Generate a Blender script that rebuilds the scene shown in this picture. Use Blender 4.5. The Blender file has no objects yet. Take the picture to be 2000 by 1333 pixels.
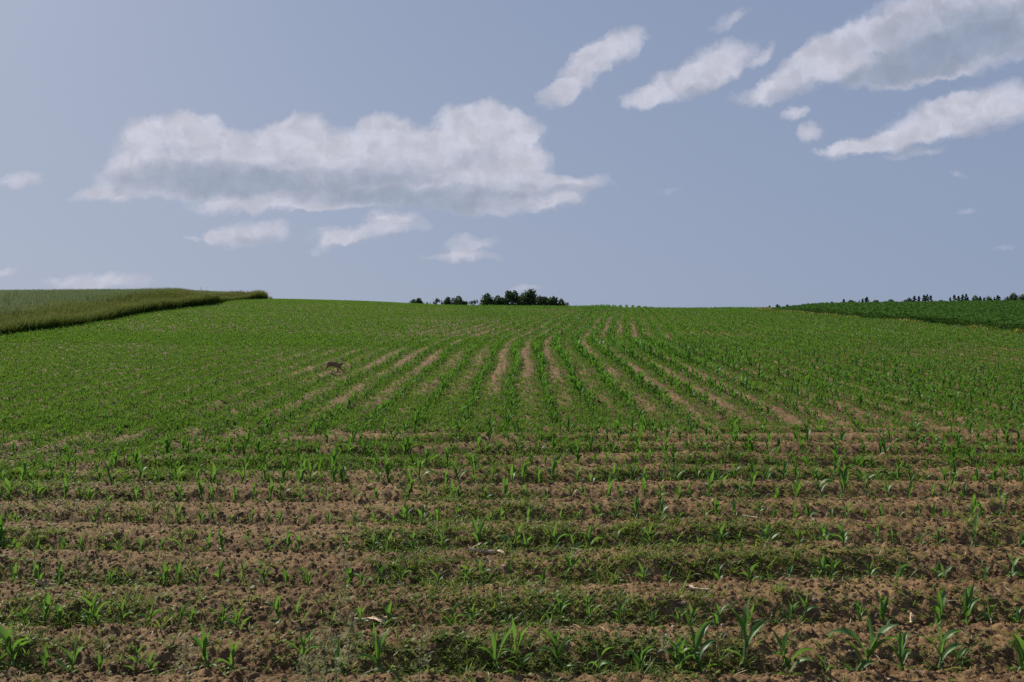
import bpy, math, random
import numpy as np
from mathutils import Vector

# =====================================================================
# CAMERA, SUN, SKY, EXPOSURE
# =====================================================================
S = bpy.context.scene
COL = S.collection
R = math.radians
CAM_H = 2.15
FPX = 2000 * 28.0 / 36.0          # focal length in photo pixels, used only for reading positions off the photo

cam_d = bpy.data.cameras.new("camera")
cam = bpy.data.objects.new("camera", cam_d); COL.objects.link(cam)
cam_d.lens = 28; cam_d.sensor_width = 36
cam.location = (0, 0, CAM_H); cam.rotation_euler = (R(90), 0, 0)
cam_d.clip_start = 0.05; cam_d.clip_end = 6000
cam_d.dof.use_dof = True; cam_d.dof.focus_distance = 14; cam_d.dof.aperture_fstop = 5.6
S.camera = cam

SUN_EL, SUN_AZ = 37.0, -43.0      # degrees; azimuth from the view direction, minus = to the left
sd = Vector((math.sin(R(SUN_AZ)) * math.cos(R(SUN_EL)), math.cos(R(SUN_AZ)) * math.cos(R(SUN_EL)), math.sin(R(SUN_EL))))
sl = bpy.data.lights.new("sun", 'SUN'); sl.energy = 5.0; sl.angle = R(0.53); sl.color = (1.0, 0.90, 0.74)
so = bpy.data.objects.new("sun", sl); COL.objects.link(so)
so.rotation_euler = (-sd).to_track_quat('-Z', 'Y').to_euler()

S.view_settings.view_transform = 'Standard'; S.view_settings.look = 'None'
S.view_settings.exposure = 0.56; S.view_settings.gamma = 1.0
S.render.engine = 'CYCLES'
S.cycles.max_bounces = 5; S.cycles.diffuse_bounces = 2; S.cycles.transmission_bounces = 3
S.cycles.glossy_bounces = 2; S.cycles.transparent_max_bounces = 4
S.cycles.use_denoising = False

W = bpy.data.worlds.new("World"); S.world = W; W.use_nodes = True
W.cycles.sampling_method = 'NONE'
wt = W.node_tree; wt.nodes.clear()

class NT:
    """tiny helper for building node trees"""
    def __init__(s, t): s.t = t
    def n(s, typ, **kw):
        nd = s.t.nodes.new(typ)
        ins = kw.pop('ins', {})
        for k, v in kw.items(): setattr(nd, k, v)
        for k, v in ins.items():
            if isinstance(v, bpy.types.NodeSocket): s.t.links.new(v, nd.inputs[k])
            else: nd.inputs[k].default_value = v
        return nd
    def m(s, op, a, b=None, c=None, clamp=False):
        ins = {0: a}
        if b is not None: ins[1] = b
        if c is not None: ins[2] = c
        return s.n('ShaderNodeMath', operation=op, use_clamp=clamp, ins=ins).outputs[0]
    def vm(s, op, a, b=None, out=0):
        ins = {0: a}
        if b is not None: ins[1] = b
        return s.n('ShaderNodeVectorMath', operation=op, ins=ins).outputs[out]
    def mix(s, f, a, b):
        nd = s.n('ShaderNodeMix', data_type='RGBA')
        for sock, v in ((nd.inputs[0], f), (nd.inputs[6], a), (nd.inputs[7], b)):
            if isinstance(v, bpy.types.NodeSocket): s.t.links.new(v, sock)
            else: sock.default_value = v
        return nd.outputs[2]
    def rng(s, v, a, b, c=0.0, d=1.0, smooth=True):
        return s.n('ShaderNodeMapRange', interpolation_type='SMOOTHSTEP' if smooth else 'LINEAR',
                   ins={0: v, 1: a, 2: b, 3: c, 4: d}).outputs[0]

# clouds: (centre x, centre y, radius x, radius y, tilt deg, weight) in hundredths of a tangent-plane unit table
BL = [ # big cumulus
 (345,268,82,44,0,.8),(425,268,50,36,0,.5),(585,262,50,38,0,.7),(748,262,52,38,0,.7),(925,242,62,38,0,.8),(990,262,52,40,0,.6),
 (330,305,105,68,0,1.1),(250,345,75,38,-25,.8),(455,318,105,56,0,1.0),(590,300,90,66,0,1.0),(680,330,85,52,0,.9),
 (752,300,82,64,0,1.05),(860,325,85,56,0,.9),(945,285,105,74,0,1.1),(1015,335,62,52,0,.7),(195,380,60,11,-8,.55),
 (600,368,330,36,0,.85),(850,372,260,34,0,.8),(1010,388,120,26,0,.6),(1120,358,75,17,-5,.55),(480,400,110,14,-5,.5),(940,408,90,11,0,.4),
 (490,458,78,25,-8,.85),(430,467,38,12,0,.6),(372,470,14,8,0,.45),(720,450,115,18,-6,.7),(650,472,52,17,-20,.6),(920,478,52,20,-15,.62),(905,504,85,10,0,.55),
 (760,424,50,11,0,.7),(860,418,60,8,0,.3),(560,410,90,9,-4,.4),(640,398,80,12,0,.4),(1060,392,60,10,-4,.5),(40,354,46,17,-8,.75),(190,548,105,17,-3,.75),(8,530,28,8,0,.6),(1025,568,32,9,0,.5),
 # slanting clouds on the right
 (1200,92,62,32,-22,1.0),(1140,138,58,32,-42,.95),(1090,185,42,20,-20,.7),(1330,168,105,27,-14,.85),(1405,122,72,36,-18,.95),(1262,186,46,20,-5,.55),
 (1490,108,34,10,-50,.5),(1432,38,48,16,-32,.5),(1570,140,95,34,-30,.9),(1480,188,55,20,-5,.6),(1660,95,95,42,-15,.9),(1800,72,170,76,-14,1.1),
 (1940,22,160,60,-14,1.1),(1770,138,105,28,-8,.85),(1900,100,150,40,-10,.8),(1551,222,28,15,-20,.75),(1582,259,27,17,-20,.7),(1650,290,60,11,-5,.6),(1720,278,110,20,-12,.85),
 (1830,238,115,36,-15,.95),(1945,208,100,44,-12,1.0),(1790,300,60,10,-8,.5),(1890,415,24,9,-20,.42),(1310,376,24,9,0,.36),(1870,340,30,9,0,.3),(1955,485,28,6,-15,.33)]
SHD = [(1860,50,190,60,-15,.55),(385,352,165,34,0,1.1),(620,366,220,30,0,.9),(560,325,70,18,0,.35),(850,396,160,26,0,1.0),(760,335,110,20,0,.5),(1000,372,110,15,0,.5),(935,310,60,24,0,.3),
 (350,292,62,14,0,.3),(495,474,70,11,-5,.6),(725,474,100,9,-8,.4),(1120,372,60,9,0,.4),(1880,95,190,36,-14,1.1),(1740,150,110,22,-6,.7),(1930,30,90,24,-14,.4),(1580,178,80,18,-20,.6),
 (1390,176,90,16,-16,.5),(1190,135,60,18,-35,.4),(1830,282,150,13,-12,.6),(1950,240,90,14,-8,.5)]
def blob_group(name, BL):
  g = bpy.data.node_groups.new(name, 'ShaderNodeTree')
  g.interface.new_socket("P", in_out='INPUT', socket_type='NodeSocketVector')
  g.interface.new_socket("F", in_out='OUTPUT', socket_type='NodeSocketFloat')
  G = NT(g); gi = G.n('NodeGroupInput'); go = G.n('NodeGroupOutput')
  acc = None; Pc = gi.outputs[0]
  for bi, (cx, cy, rx, ry, rot, w) in enumerate(BL):
      if bi % 5 == 4:   # a negligible dependence on the running sum keeps the evaluation order sequential
          Pc = G.vm('ADD', gi.outputs[0], G.n('ShaderNodeCombineXYZ', ins={2: G.m('MULTIPLY', acc, 1e-7)}).outputs[0])
      mp = G.n('ShaderNodeMapping', vector_type='TEXTURE', ins={'Vector': Pc})
      mp.inputs['Location'].default_value = (cx / 100, -cy / 100, 0)
      mp.inputs['Rotation'].default_value = (0, 0, R(-rot))
      mp.inputs['Scale'].default_value = (rx / 100 * 1.35, ry / 100 * 1.35, 1)
      q = G.vm('DOT_PRODUCT', mp.outputs[0], mp.outputs[0], out=1)
      b = G.m('MAXIMUM', G.m('SUBTRACT', 1.0, q), 0.0)
      acc = G.m('MULTIPLY_ADD', b, w, acc if acc is not None else 0.0)
  g.links.new(acc, go.inputs[0])
  return g
g = blob_group('cloud_field', BL); g2 = blob_group('cloud_undersides', SHD)

T = NT(wt)
geo = T.n('ShaderNodeNewGeometry')
sep = T.n('ShaderNodeSeparateXYZ', ins={0: T.n('ShaderNodeTexCoord').outputs['Generated']})
dx, dy, dz = sep.outputs
sky = T.n('ShaderNodeTexSky', sky_type='NISHITA', sun_disc=False, sun_elevation=R(SUN_EL), sun_rotation=R(SUN_AZ))
sky.altitude = 200; sky.air_density = 1.0; sky.dust_density = 2.0; sky.ozone_density = 1.5
SKY_STR = 0.066
skyc = T.n('ShaderNodeHueSaturation', ins={'Saturation': 0.62, 'Value': 1.0, 'Color': sky.outputs[0]}).outputs[0]
# moist summer air: the lower sky is a flatter grey-lavender blue
hz = T.rng(dz, 0.0, 0.55, 0.96, 0.86, smooth=False)
side = T.rng(dx, -0.6, 0.6, 1.0, 0.0, smooth=False)
hc0 = T.mix(side, (2.85, 3.55, 5.0, 1), (3.75, 4.3, 5.6, 1))
hc1 = T.mix(side, (2.35, 3.1, 4.85, 1), (2.95, 3.6, 5.1, 1))
hazecol = T.mix(T.rng(dz, 0.05, 0.42, smooth=False), hc0, hc1)
base = T.mix(hz, skyc, hazecol)
# the sky deepens overhead
base = T.n('ShaderNodeHueSaturation', ins={'Color': base, 'Value': T.rng(dz, .45, .95, 1.0, .50)}).outputs[0]
ysafe = T.m('MAXIMUM', dy, 0.05)
u = T.m('DIVIDE', dx, ysafe); v = T.m('DIVIDE', dz, ysafe)
PX = T.m('MULTIPLY_ADD', u, FPX / 100, 10.0)
PY = T.m('MULTIPLY_ADD', v, FPX / 100, -6.66)
P0 = T.n('ShaderNodeCombineXYZ', ins={0: PX, 1: PY}).outputs[0]
nw = T.n('ShaderNodeTexNoise', ins={'Vector': P0, 'Scale': 1.5, 'Detail': 5.0, 'Roughness': 0.6})
warp = T.vm('MULTIPLY', T.vm('SUBTRACT', nw.outputs['Color'], (0.5, 0.5, 0.5)), (0.75, 0.55, 0))
P1 = T.vm('ADD', P0, warp)
def field(P, g=g):
    gn = T.n('ShaderNodeGroup'); gn.node_tree = g; wt.links.new(P, gn.inputs[0]); return gn.outputs[0]
F0 = field(P1)
F1 = field(T.vm('ADD', P1, T.n('ShaderNodeCombineXYZ', ins={2: T.m('MULTIPLY', F0, 1e-7)}).outputs[0]), g2)
nd = T.n('ShaderNodeTexNoise', ins={'Vector': T.vm('ADD', P1, (7, 3, 2)), 'Scale': 3.0, 'Detail': 9.0, 'Roughness': 0.64}).outputs[0]
nl = T.n('ShaderNodeTexNoise', ins={'Vector': T.vm('MULTIPLY', P0, (0.55, 1.5, 1)), 'Scale': 1.3, 'Detail': 4.0, 'Roughness': 0.5}).outputs[0]
dens = T.m('MULTIPLY_ADD', T.m('SUBTRACT', nd, 0.5), 0.95, F0)
dens = T.m('MULTIPLY_ADD', T.m('SUBTRACT', nl, 0.5), 0.30, dens)
alpha = T.m('MULTIPLY', T.rng(dens, 0.08, 0.92), T.rng(F0, 0.0, 0.35))
shade = T.m('MULTIPLY_ADD', T.m('SUBTRACT', nd, 0.5), 0.75, F1)
shade = T.m('MULTIPLY_ADD', T.m('SUBTRACT', nl, 0.5), .7, shade)
sh = T.rng(shade, -0.3, 1.35)
ccol = T.mix(sh, (6.15, 6.2, 7.15, 1), (3.35, 3.8, 4.75, 1))
nb_ = T.n('ShaderNodeTexNoise', ins={'Vector': T.vm('ADD', P1, (1, 8, 5)), 'Scale': 2.2, 'Detail': 6.0, 'Roughness': 0.55}).outputs[0]
ccol = T.n('ShaderNodeHueSaturation', ins={'Color': ccol, 'Value': T.rng(nb_, .3, .7, .88, 1.1)}).outputs[0]
final = T.mix(T.m('MULTIPLY', alpha, T.m('MULTIPLY_ADD', sh, -0.30, 0.92)), base, ccol)
bg0 = T.n('ShaderNodeBackground', ins={0: base, 1: SKY_STR})
bg1 = T.n('ShaderNodeBackground', ins={0: final, 1: SKY_STR})
inreg = T.m('MULTIPLY', T.m('GREATER_THAN', dy, 0.3), T.m('GREATER_THAN', dz, 0.0))
ms = T.n('ShaderNodeMixShader', ins={0: inreg, 1: bg0.outputs[0], 2: bg1.outputs[0]})
T.n('ShaderNodeOutputWorld', ins={0: ms.outputs[0]})

# =====================================================================
# HELPERS
# =====================================================================
rng = np.random.default_rng(11)
random.seed(5)

def hash2(ix, iy, s):
    ix = ix.astype(np.int64).astype(np.uint64); iy = iy.astype(np.int64).astype(np.uint64)
    h = ix * np.uint64(73856093) ^ iy * np.uint64(19349663) ^ np.uint64((s * 83492791 + 12345) & 0xffffffff)
    h = (h ^ (h >> np.uint64(13))) * np.uint64(0x5bd1e9955bd1e995); h ^= h >> np.uint64(29)
    h = h * np.uint64(0x9E3779B97F4A7C15); h ^= h >> np.uint64(32)
    return (h & np.uint64(0xffffff)).astype(np.float64) / 16777215.0

def vnoise(x, y, s=0):
    ix = np.floor(x); iy = np.floor(y); fx = x - ix; fy = y - iy
    fx = fx * fx * (3 - 2 * fx); fy = fy * fy * (3 - 2 * fy)
    a = hash2(ix, iy, s); b = hash2(ix + 1, iy, s); c = hash2(ix, iy + 1, s); d = hash2(ix + 1, iy + 1, s)
    return a + (b - a) * fx + (c - a) * fy + (a - b - c + d) * fx * fy

def fbm(x, y, o=4, s=0):
    r = 0; am = .5; t = 0
    for k in range(o):
        r = r + am * vnoise(x * 2 ** k + 17.3 * k, y * 2 ** k - 9.1 * k, s + k); t += am; am *= .5
    return r / t

def clods(x, y, cell, s, fill=0.75):
    """rounded lumps, one per random cell; returns 0..1 height"""
    gx = x / cell; gy = y / cell; ix = np.floor(gx); iy = np.floor(gy); best = np.zeros_like(gx)
    for ox in (-1, 0, 1):
        for oy in (-1, 0, 1):
            cx = ix + ox; cy = iy + oy
            px = cx + hash2(cx, cy, s); py = cy + hash2(cx, cy, s + 1); rr = .30 + .45 * hash2(cx, cy, s + 2)
            on = hash2(cx, cy, s + 3) < fill
            dd = 1 - ((gx - px) ** 2 + (gy - py) ** 2) / (rr * rr)
            h = np.sqrt(np.clip(dd, 0, 1)) * rr * on
            best = np.maximum(best, h)
    return best

def sstep(a, b, x):
    t = np.clip((x - a) / (b - a), 0, 1); return t * t * (3 - 2 * t)

# ---------------------------------------------------------------- terrain
_LX = np.linspace(-150, 200, 701)
_LT = np.interp(_LX, [-150, -60, -42, -30, -19, -10, 0, 10, 19, 32, 45, 64, 120, 200], [0.2, .75, 1.0, 1.06, .74, .29, .05, 0, -.2, -.2, 0, .3, .5, .5])
_LT -= .30; _k = np.hanning(17); _k /= _k.sum(); _LT = np.convolve(np.pad(_LT, 8, mode='edge'), _k, mode='valid')

def edge_left(Y): return -20.0 - (np.clip(Y, -20, 140) - 31) * 0.168 + .35 * np.sin(Y * .21)
EDGE_R = 25.0
def edge_right(Y): return EDGE_R + 0.25 * np.sin(Y * .3) + .36 * np.clip(Y - 80, 0, 200)

HEAD_END = 11.75
ROWY = [3.74, 4.38, 4.96, 5.67, 6.38, 7.12, 7.82, 8.50, 9.20, 9.90, 10.60, 11.30]
def row_shift(Y):
    c = .145 * 2.6 * np.log1p(np.exp(np.clip((Y - 29.5) / 2.6, -30, 60)))
    return c + .06 * np.sin(Y * .35) + .03 * np.sin(Y * .9 + 1)

def headmix(X, Y):
    """1 on the cross-wise headland rows, 0 on the long rows"""
    e = HEAD_END + 2.4 * (fbm(X * .3, X * 0 + 3.1, 3, 77) - .5) + 0.02 * X + .48 * np.minimum(X + .5, 0)
    e = np.maximum(e, 8.95)
    return 1 - sstep(e - .35, e + .35, Y)

def infield(X, Y):
    return (X > edge_left(Y)) & (X < edge_right(Y))

def around_hare(X, Y):      # trampled, nearly bare spot where the hare runs
    return (np.abs(X + 4.35) < .34) & (Y > 18.75) & (Y < 19.6)

def terrain(X, Y):
    X = np.asarray(X, float); Y = np.asarray(Y, float)
    Yc = np.clip(Y, -30, None)
    z = 0.07 * Yc
    t = np.clip(Yc - 70, 0, None)
    z = z - np.where(t < 70, .00042 * t * t, 2.058 + .0588 * (t - 70))
    z = z + np.interp(X, _LX, _LT) * np.clip(Yc, 0, 130) / 100
    # bank along the left edge and the wheat hill above it
    e = edge_left(Y); dl = e - X
    bank = (.30 * sstep(0.2, 3.0, dl) + np.interp(dl, [2, 10, 28, 60], [0, .35, .35, .1])) * sstep(5, 28, Yc)
    hump = .55 * np.exp(-((Y - 64) / 12) ** 2 - ((dl - 2.8) / 2.4) ** 2)
    z = z + np.where(dl > 0, bank + hump, 0)
    z = z + .12 * (fbm(X * .06, Y * .06, 2, 31) - .5) * sstep(10, 40, Yc)
    return z

def ridge_profile(X, Y):
    ys = np.array(ROWY)
    Yw = Y + .05 * np.sin(X * .5 + Y * .4) + .05 * (fbm(X * .9, Y * .9, 2, 5) - .5)
    idx = np.interp(Yw, np.concatenate([[ys[0] - 7 * .66], ys, [ys[-1] + 7 * .7]]), np.concatenate([[-7], np.arange(len(ys)), [len(ys) + 6]]))
    ph = idx - np.floor(idx)                      # 0 at a plant row, growing away from the camera
    prof = np.where(ph < .45, sstep(0.0, .45, ph), np.where(ph < .84, 1 - .12 * (ph - .45) / .39, .88 * (1 - sstep(.84, 1.0, ph))))
    a = .078 * (1 + .3 * sstep(-2, 3, X)) * (.65 + .7 * vnoise(X * .45, idx.astype(int) * 7.7, 9))
    head = prof * a
    xs = (X - row_shift(Y)) / .7
    pl = .5 - .5 * np.cos(2 * np.pi * xs)
    longr = pl * .045
    h = headmix(X, Y)
    return head * h + longr * (1 - h)

def ground(X, Y, fine=True):
    X = np.asarray(X, float); Y = np.asarray(Y, float)
    z = terrain(X, Y)
    inside = infield(X, Y)
    z = z + np.where(inside, ridge_profile(X, Y), 0) * sstep(2, 3, Y)
    if fine:
        near = (Y < 34) & (Y > 2.2) & (np.abs(X) < .9 * Y + 1) & inside
        zz = np.zeros_like(z)
        x = X[near]; y = Y[near]
        k = .35 + .9 * fbm(x * .8, y * .8, 2, 41)
        f = .030 * clods(x + .02 * vnoise(x * 30, y * 30, 3), y, .15, 100, .22) * k * 1.4 + .015 * clods(x, y, .065, 200, .45) * k * 1.6 + .018 * clods(x, y, .034, 300, .75) + .006 * clods(x, y, .018, 400, .8)
        f = f + .017 * (fbm(x * 6, y * 6, 3, 51) - .5) + .014 * (fbm(x * 30, y * 30, 2, 61) - .5)
        zz[near] = f * (1 - .5 * sstep(20, 34, y))
        z = z + zz
    return z

def G1(x, y): return float(ground(np.array([x]), np.array([y]))[0])

# ---------------------------------------------------------------- mesh building
def mk(name, V, F, mat, attrs=None, smooth=True, parent=None):
    V = np.asarray(V, np.float32).reshape(-1, 3)
    F = np.asarray(F, np.int32)
    me = bpy.data.meshes.new(name)
    me.vertices.add(len(V)); me.vertices.foreach_set('co', V.ravel())
    k = F.shape[1]
    me.loops.add(F.size); me.loops.foreach_set('vertex_index', F.ravel())
    me.polygons.add(len(F))
    me.polygons.foreach_set('loop_start', np.arange(0, F.size, k, dtype=np.int32))
    me.polygons.foreach_set('loop_total', np.full(len(F), k, np.int32))
    me.polygons.foreach_set('use_smooth', np.full(len(F), smooth))
    for an, av in (attrs or {}).items():
        at = me.attributes.new(an, 'FLOAT', 'POINT'); at.data.foreach_set('value', np.asarray(av, np.float32).ravel())
    me.update(calc_edges=True); me.materials.append(mat)
    o = bpy.data.objects.new(name, me); COL.objects.link(o)
    if parent is not None: o.parent = parent
    return o

def tag(o, label=None, cat=None, group=None, kind=None):
    if label: o['label'] = label
    if cat: o['category'] = cat
    if group: o['group'] = group
    if kind: o['kind'] = kind
    return o

def empty(name, loc, rz=0, label=None, cat=None, group=None):
    o = bpy.data.objects.new(name, None); COL.objects.link(o); o.location = loc; o.rotation_euler = (0, 0, rz)
    o.empty_display_size = .1
    return tag(o, label, cat, group)

def join(parts):
    """parts: list of (V, F, attrs) with the same keys; returns one"""
    Vs, Fs, A, off = [], [], {}, 0
    for V, F, at in parts:
        Vs.append(V); Fs.append(np.asarray(F) + off); off += len(V)
        for k, v_ in at.items(): A.setdefault(k, []).append(v_)
    return np.concatenate(Vs), np.concatenate(Fs), {k: np.concatenate(v_) for k, v_ in A.items()}

def ribbon(base, az, L, Wd, e0, droop, nseg=8, nx=2, fold=.25, twist=0., wave=0., r=None, p=1.6, wbase=.35, side=0.):
    """a leaf blade: arched centre line, width swelling then tapering to a tip; nx = quads across (even)"""
    r = r or random
    t = np.linspace(0, 1, nseg + 1)
    e = e0 - droop * t ** p
    ds = L / nseg
    hx = np.concatenate([[0], np.cumsum(np.cos(e[:-1]) * ds)]); hz = np.concatenate([[0], np.cumsum(np.sin(e[:-1]) * ds)])
    a = az + side * t ** 1.5
    cx = np.concatenate([[0], np.cumsum(np.diff(hx) * np.cos(a[:-1]))]); cy = np.concatenate([[0], np.cumsum(np.diff(hx) * np.sin(a[:-1]))])
    w = Wd * (wbase + (1 - wbase) * np.sin(np.pi * np.clip(t * 1.0 / .9, 0, 1) ** .8 * .5 + 0) ** 1) * np.clip((1 - t) * 2.3, 0.02, 1) ** .8
    C = np.stack([cx, cy, hz], 1) + np.array(base)
    tw = twist * t
    sx = -np.sin(a); sy = np.cos(a)
    # side vector rotated by twist about the blade direction
    nxv = -np.sin(e) * np.cos(a); nyv = -np.sin(e) * np.sin(a); nzv = np.cos(e)
    ct, st = np.cos(tw), np.sin(tw)
    SX = np.stack([sx * ct + nxv * st, sy * ct + nyv * st, nzv * st], 1)
    NX = np.stack([nxv * ct - sx * st, nyv * ct - sy * st, nzv * ct], 1)
    cols = np.linspace(-1, 1, nx + 1); V = []
    ph = r.random() * 6
    for c in cols:
        wv = wave * Wd * np.sin(t * 11 + ph + (2 if c > 0 else 0)) * abs(c) * np.sin(np.pi * t)
        V.append(C + SX * (w * .5 * c)[:, None] + NX * (fold * w * .5 * abs(c) ** 1.3 + wv)[:, None])
    V = np.stack(V, 1)                               # (nseg+1, nx+1, 3)
    n0 = nx + 1
    i = np.arange(nseg)[:, None] * n0 + np.arange(nx)[None]
    F = np.stack([i, i + 1, i + n0 + 1, i + n0], -1).reshape(-1, 4)
    along = np.repeat(t, n0); across = np.tile(np.abs(cols), nseg + 1)
    return V.reshape(-1, 3), F, {'along': along, 'across': across}

def tube(pts, rad, n=6, cap=False):
    pts = np.asarray(pts, float); m = len(pts); rad = np.broadcast_to(rad, (m,)).astype(float)
    V = []
    for i in range(m):
        d = pts[min(i + 1, m - 1)] - pts[max(i - 1, 0)]; d /= np.linalg.norm(d) + 1e-9
        a = np.cross(d, [0.13, 0.97, 0.2]); a /= np.linalg.norm(a) + 1e-9; b = np.cross(d, a)
        th = np.arange(n) / n * 2 * np.pi
        V.append(pts[i] + rad[i] * (np.cos(th)[:, None] * a + np.sin(th)[:, None] * b))
    V = np.concatenate(V); F = []
    for i in range(m - 1):
        for j in range(n):
            F.append((i * n + j, i * n + (j + 1) % n, (i + 1) * n + (j + 1) % n, (i + 1) * n + j))
    al = np.repeat(np.linspace(0, 1, m), n)
    return V, np.array(F), {'along': al, 'across': np.zeros(len(V))}

def scatter(protos, pos, rot, scl, tint, zs=None, tilt=None):
    """protos: list of (V,F,attrs) all the same size -> merged arrays"""
    K = len(protos); PV = np.stack([p[0] for p in protos]); F = protos[0][1]; n = len(pos); nv = PV.shape[1]
    idx = rng.integers(0, K, n)
    V = PV[idx] * np.asarray(scl)[:, None, None]
    if zs is not None: V[:, :, 2] *= zs[:, None]
    c, s = np.cos(rot)[:, None], np.sin(rot)[:, None]
    X = V[:, :, 0] * c - V[:, :, 1] * s; Y = V[:, :, 0] * s + V[:, :, 1] * c
    if tilt is not None:
        X = X + V[:, :, 2] * tilt[:, 0:1]; Y = Y + V[:, :, 2] * tilt[:, 1:2]
    out = np.stack([X + pos[:, 0:1], Y + pos[:, 1:2], V[:, :, 2] + pos[:, 2:3]], -1).reshape(-1, 3)
    FF = (F[None] + (np.arange(n) * nv)[:, None, None]).reshape(-1, F.shape[1])
    al = np.stack([p[2]['along'] for p in protos])[idx].ravel()
    ac = np.stack([p[2]['across'] for p in protos])[idx].ravel()
    tn = np.repeat(tint, nv)
    if 'tw' in protos[0][2]: tn = tn + np.stack([p[2]['tw'] for p in protos])[idx].ravel()
    return out, FF, {'along': al, 'across': ac, 'tint': tn}

# ---------------------------------------------------------------- materials
def new_mat(name):
    m = bpy.data.materials.new(name); m.use_nodes = True; m.node_tree.nodes.clear(); return m, NT(m.node_tree)

def leaf_mat(name, c0, c1, trans=None, tr=.45, gloss=.06, rough=.45, tipcol=None, tip0=.7, midrib=None):
    """foliage: diffuse + translucent + a little gloss; colour runs c0..c1 with the per-plant tint attribute"""
    m, t = new_mat(name)
    ti = t.n('ShaderNodeAttribute', attribute_name='tint').outputs['Fac']
    al = t.n('ShaderNodeAttribute', attribute_name='along').outputs['Fac']
    col = t.mix(ti, (*c0, 1), (*c1, 1))
    tc = t.n('ShaderNodeTexCoord').outputs['Object']
    nz = t.n('ShaderNodeTexNoise', ins={'Vector': tc, 'Scale': 14.0, 'Detail': 2.0}).outputs[0]
    col = t.n('ShaderNodeHueSaturation', ins={'Color': col, 'Value': t.rng(nz, .3, .7, .8, 1.2)}).outputs[0]
    if midrib:
        ac = t.n('ShaderNodeAttribute', attribute_name='across').outputs['Fac']
        col = t.mix(t.rng(ac, .0, .22, .55, 0), col, (*midrib, 1))
        st = t.n('ShaderNodeTexNoise', ins={'Vector': t.n('ShaderNodeCombineXYZ', ins={0: t.m('MULTIPLY', ac, 9.0), 1: t.m('MULTIPLY', al, 1.2)}).outputs[0], 'Scale': 2.5, 'Detail': 2.0}).outputs[0]
        col = t.n('ShaderNodeHueSaturation', ins={'Color': col, 'Value': t.rng(st, .3, .7, .85, 1.15)}).outputs[0]
    if tipcol: col = t.mix(t.rng(al, tip0, 1.0), col, (*tipcol, 1))
    trc = t.mix(.5, col, (*trans, 1)) if trans else col
    d = t.n('ShaderNodeBsdfDiffuse', ins={0: col}); tl = t.n('ShaderNodeBsdfTranslucent', ins={0: trc})
    s1 = t.n('ShaderNodeMixShader', ins={0: tr, 1: d.outputs[0], 2: tl.outputs[0]})
    gl = t.n('ShaderNodeBsdfGlossy', ins={0: (.9, .95, 1, 1), 1: rough})
    s2 = t.n('ShaderNodeMixShader', ins={0: gloss, 1: s1.outputs[0], 2: gl.outputs[0]})
    t.n('ShaderNodeOutputMaterial', ins={0: s2.outputs[0]})
    return m

def simple_mat(name, c0, c1, scale=30., rough=.9, bump=.3, bscale=80.):
    m, t = new_mat(name)
    tc = t.n('ShaderNodeTexCoord').outputs['Object']
    nz = t.n('ShaderNodeTexNoise', ins={'Vector': tc, 'Scale': scale, 'Detail': 4.0}).outputs[0]
    col = t.mix(t.rng(nz, .35, .65), (*c0, 1), (*c1, 1))
    nb = t.n('ShaderNodeTexNoise', ins={'Vector': tc, 'Scale': bscale, 'Detail': 3.0}).outputs[0]
    bp = t.n('ShaderNodeBump', ins={'Strength': bump, 'Distance': .01, 'Height': nb})
    p = t.n('ShaderNodeBsdfPrincipled', ins={'Base Color': col, 'Roughness': rough, 'Normal': bp.outputs[0]})
    p.inputs['Specular IOR Level'].default_value = .2
    t.n('ShaderNodeOutputMaterial', ins={0: p.outputs[0]})
    return m

M_maize = leaf_mat("maize_leaf", (.036, .108, .026), (.066, .160, .032), trans=(.19, .37, .03), tr=.45, gloss=.035, rough=.5, midrib=(.10, .20, .06))
M_yleaf = leaf_mat("withered_leaf", (.16, .15, .04), (.26, .21, .09), trans=(.35, .30, .08), tr=.4, gloss=.02)
M_stalk = leaf_mat("maize_stalk", (.07, .15, .035), (.10, .19, .05), tr=.2, gloss=.05)
M_maizef = leaf_mat("maize_far", (.038, .120, .020), (.074, .184, .028), trans=(.14, .31, .02), tr=.42, gloss=.015)
M_weed = leaf_mat("weed_leaf", (.062, .120, .024), (.165, .200, .048), trans=(.24, .36, .04), tr=.48, gloss=.015, tipcol=(.15, .15, .06), tip0=.8)
M_weedf = leaf_mat("weed_far", (.046, .112, .018), (.112, .186, .026), trans=(.17, .34, .03), tr=.4, gloss=.01)
M_verge = leaf_mat("verge_blade", (.030, .066, .014), (.115, .145, .040), trans=(.14, .20, .03), tr=.35, gloss=.0, tipcol=(.18, .17, .08), tip0=.6)
M_wheat = leaf_mat("wheat_blade", (.050, .094, .046), (.088, .130, .064), trans=(.16, .22, .06), tr=.35, gloss=.02, tipcol=(.15, .19, .12), tip0=.45)
M_bean = leaf_mat("bean_leaf", (.036, .092, .020), (.072, .142, .030), trans=(.08, .20, .03), tr=.3, gloss=.015)
M_seed = leaf_mat("seed_head", (.17, .20, .09), (.28, .25, .15), trans=(.32, .32, .17), tr=.4, gloss=.02)
M_vseed = leaf_mat("verge_seed", (.13, .13, .07), (.19, .16, .10), trans=(.2, .18, .1), tr=.3, gloss=.0)
M_gstem = leaf_mat("grass_stem", (.10, .14, .06), (.14, .16, .08), tr=.3, gloss=.03)
M_dry = simple_mat("dry_straw", (.40, .31, .20), (.58, .49, .36), 40, .8, .5, 150)
M_stone = simple_mat("field_stone", (.16, .14, .12), (.36, .31, .26), 14, .85, .6, 60)
M_pebble = simple_mat("pebble", (.22, .18, .14), (.42, .36, .30), 25, .85, .3, 90)
M_clod = simple_mat("soil_clod", (.098, .060, .033), (.175, .115, .067), 30, .95, .7, 220)
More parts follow.
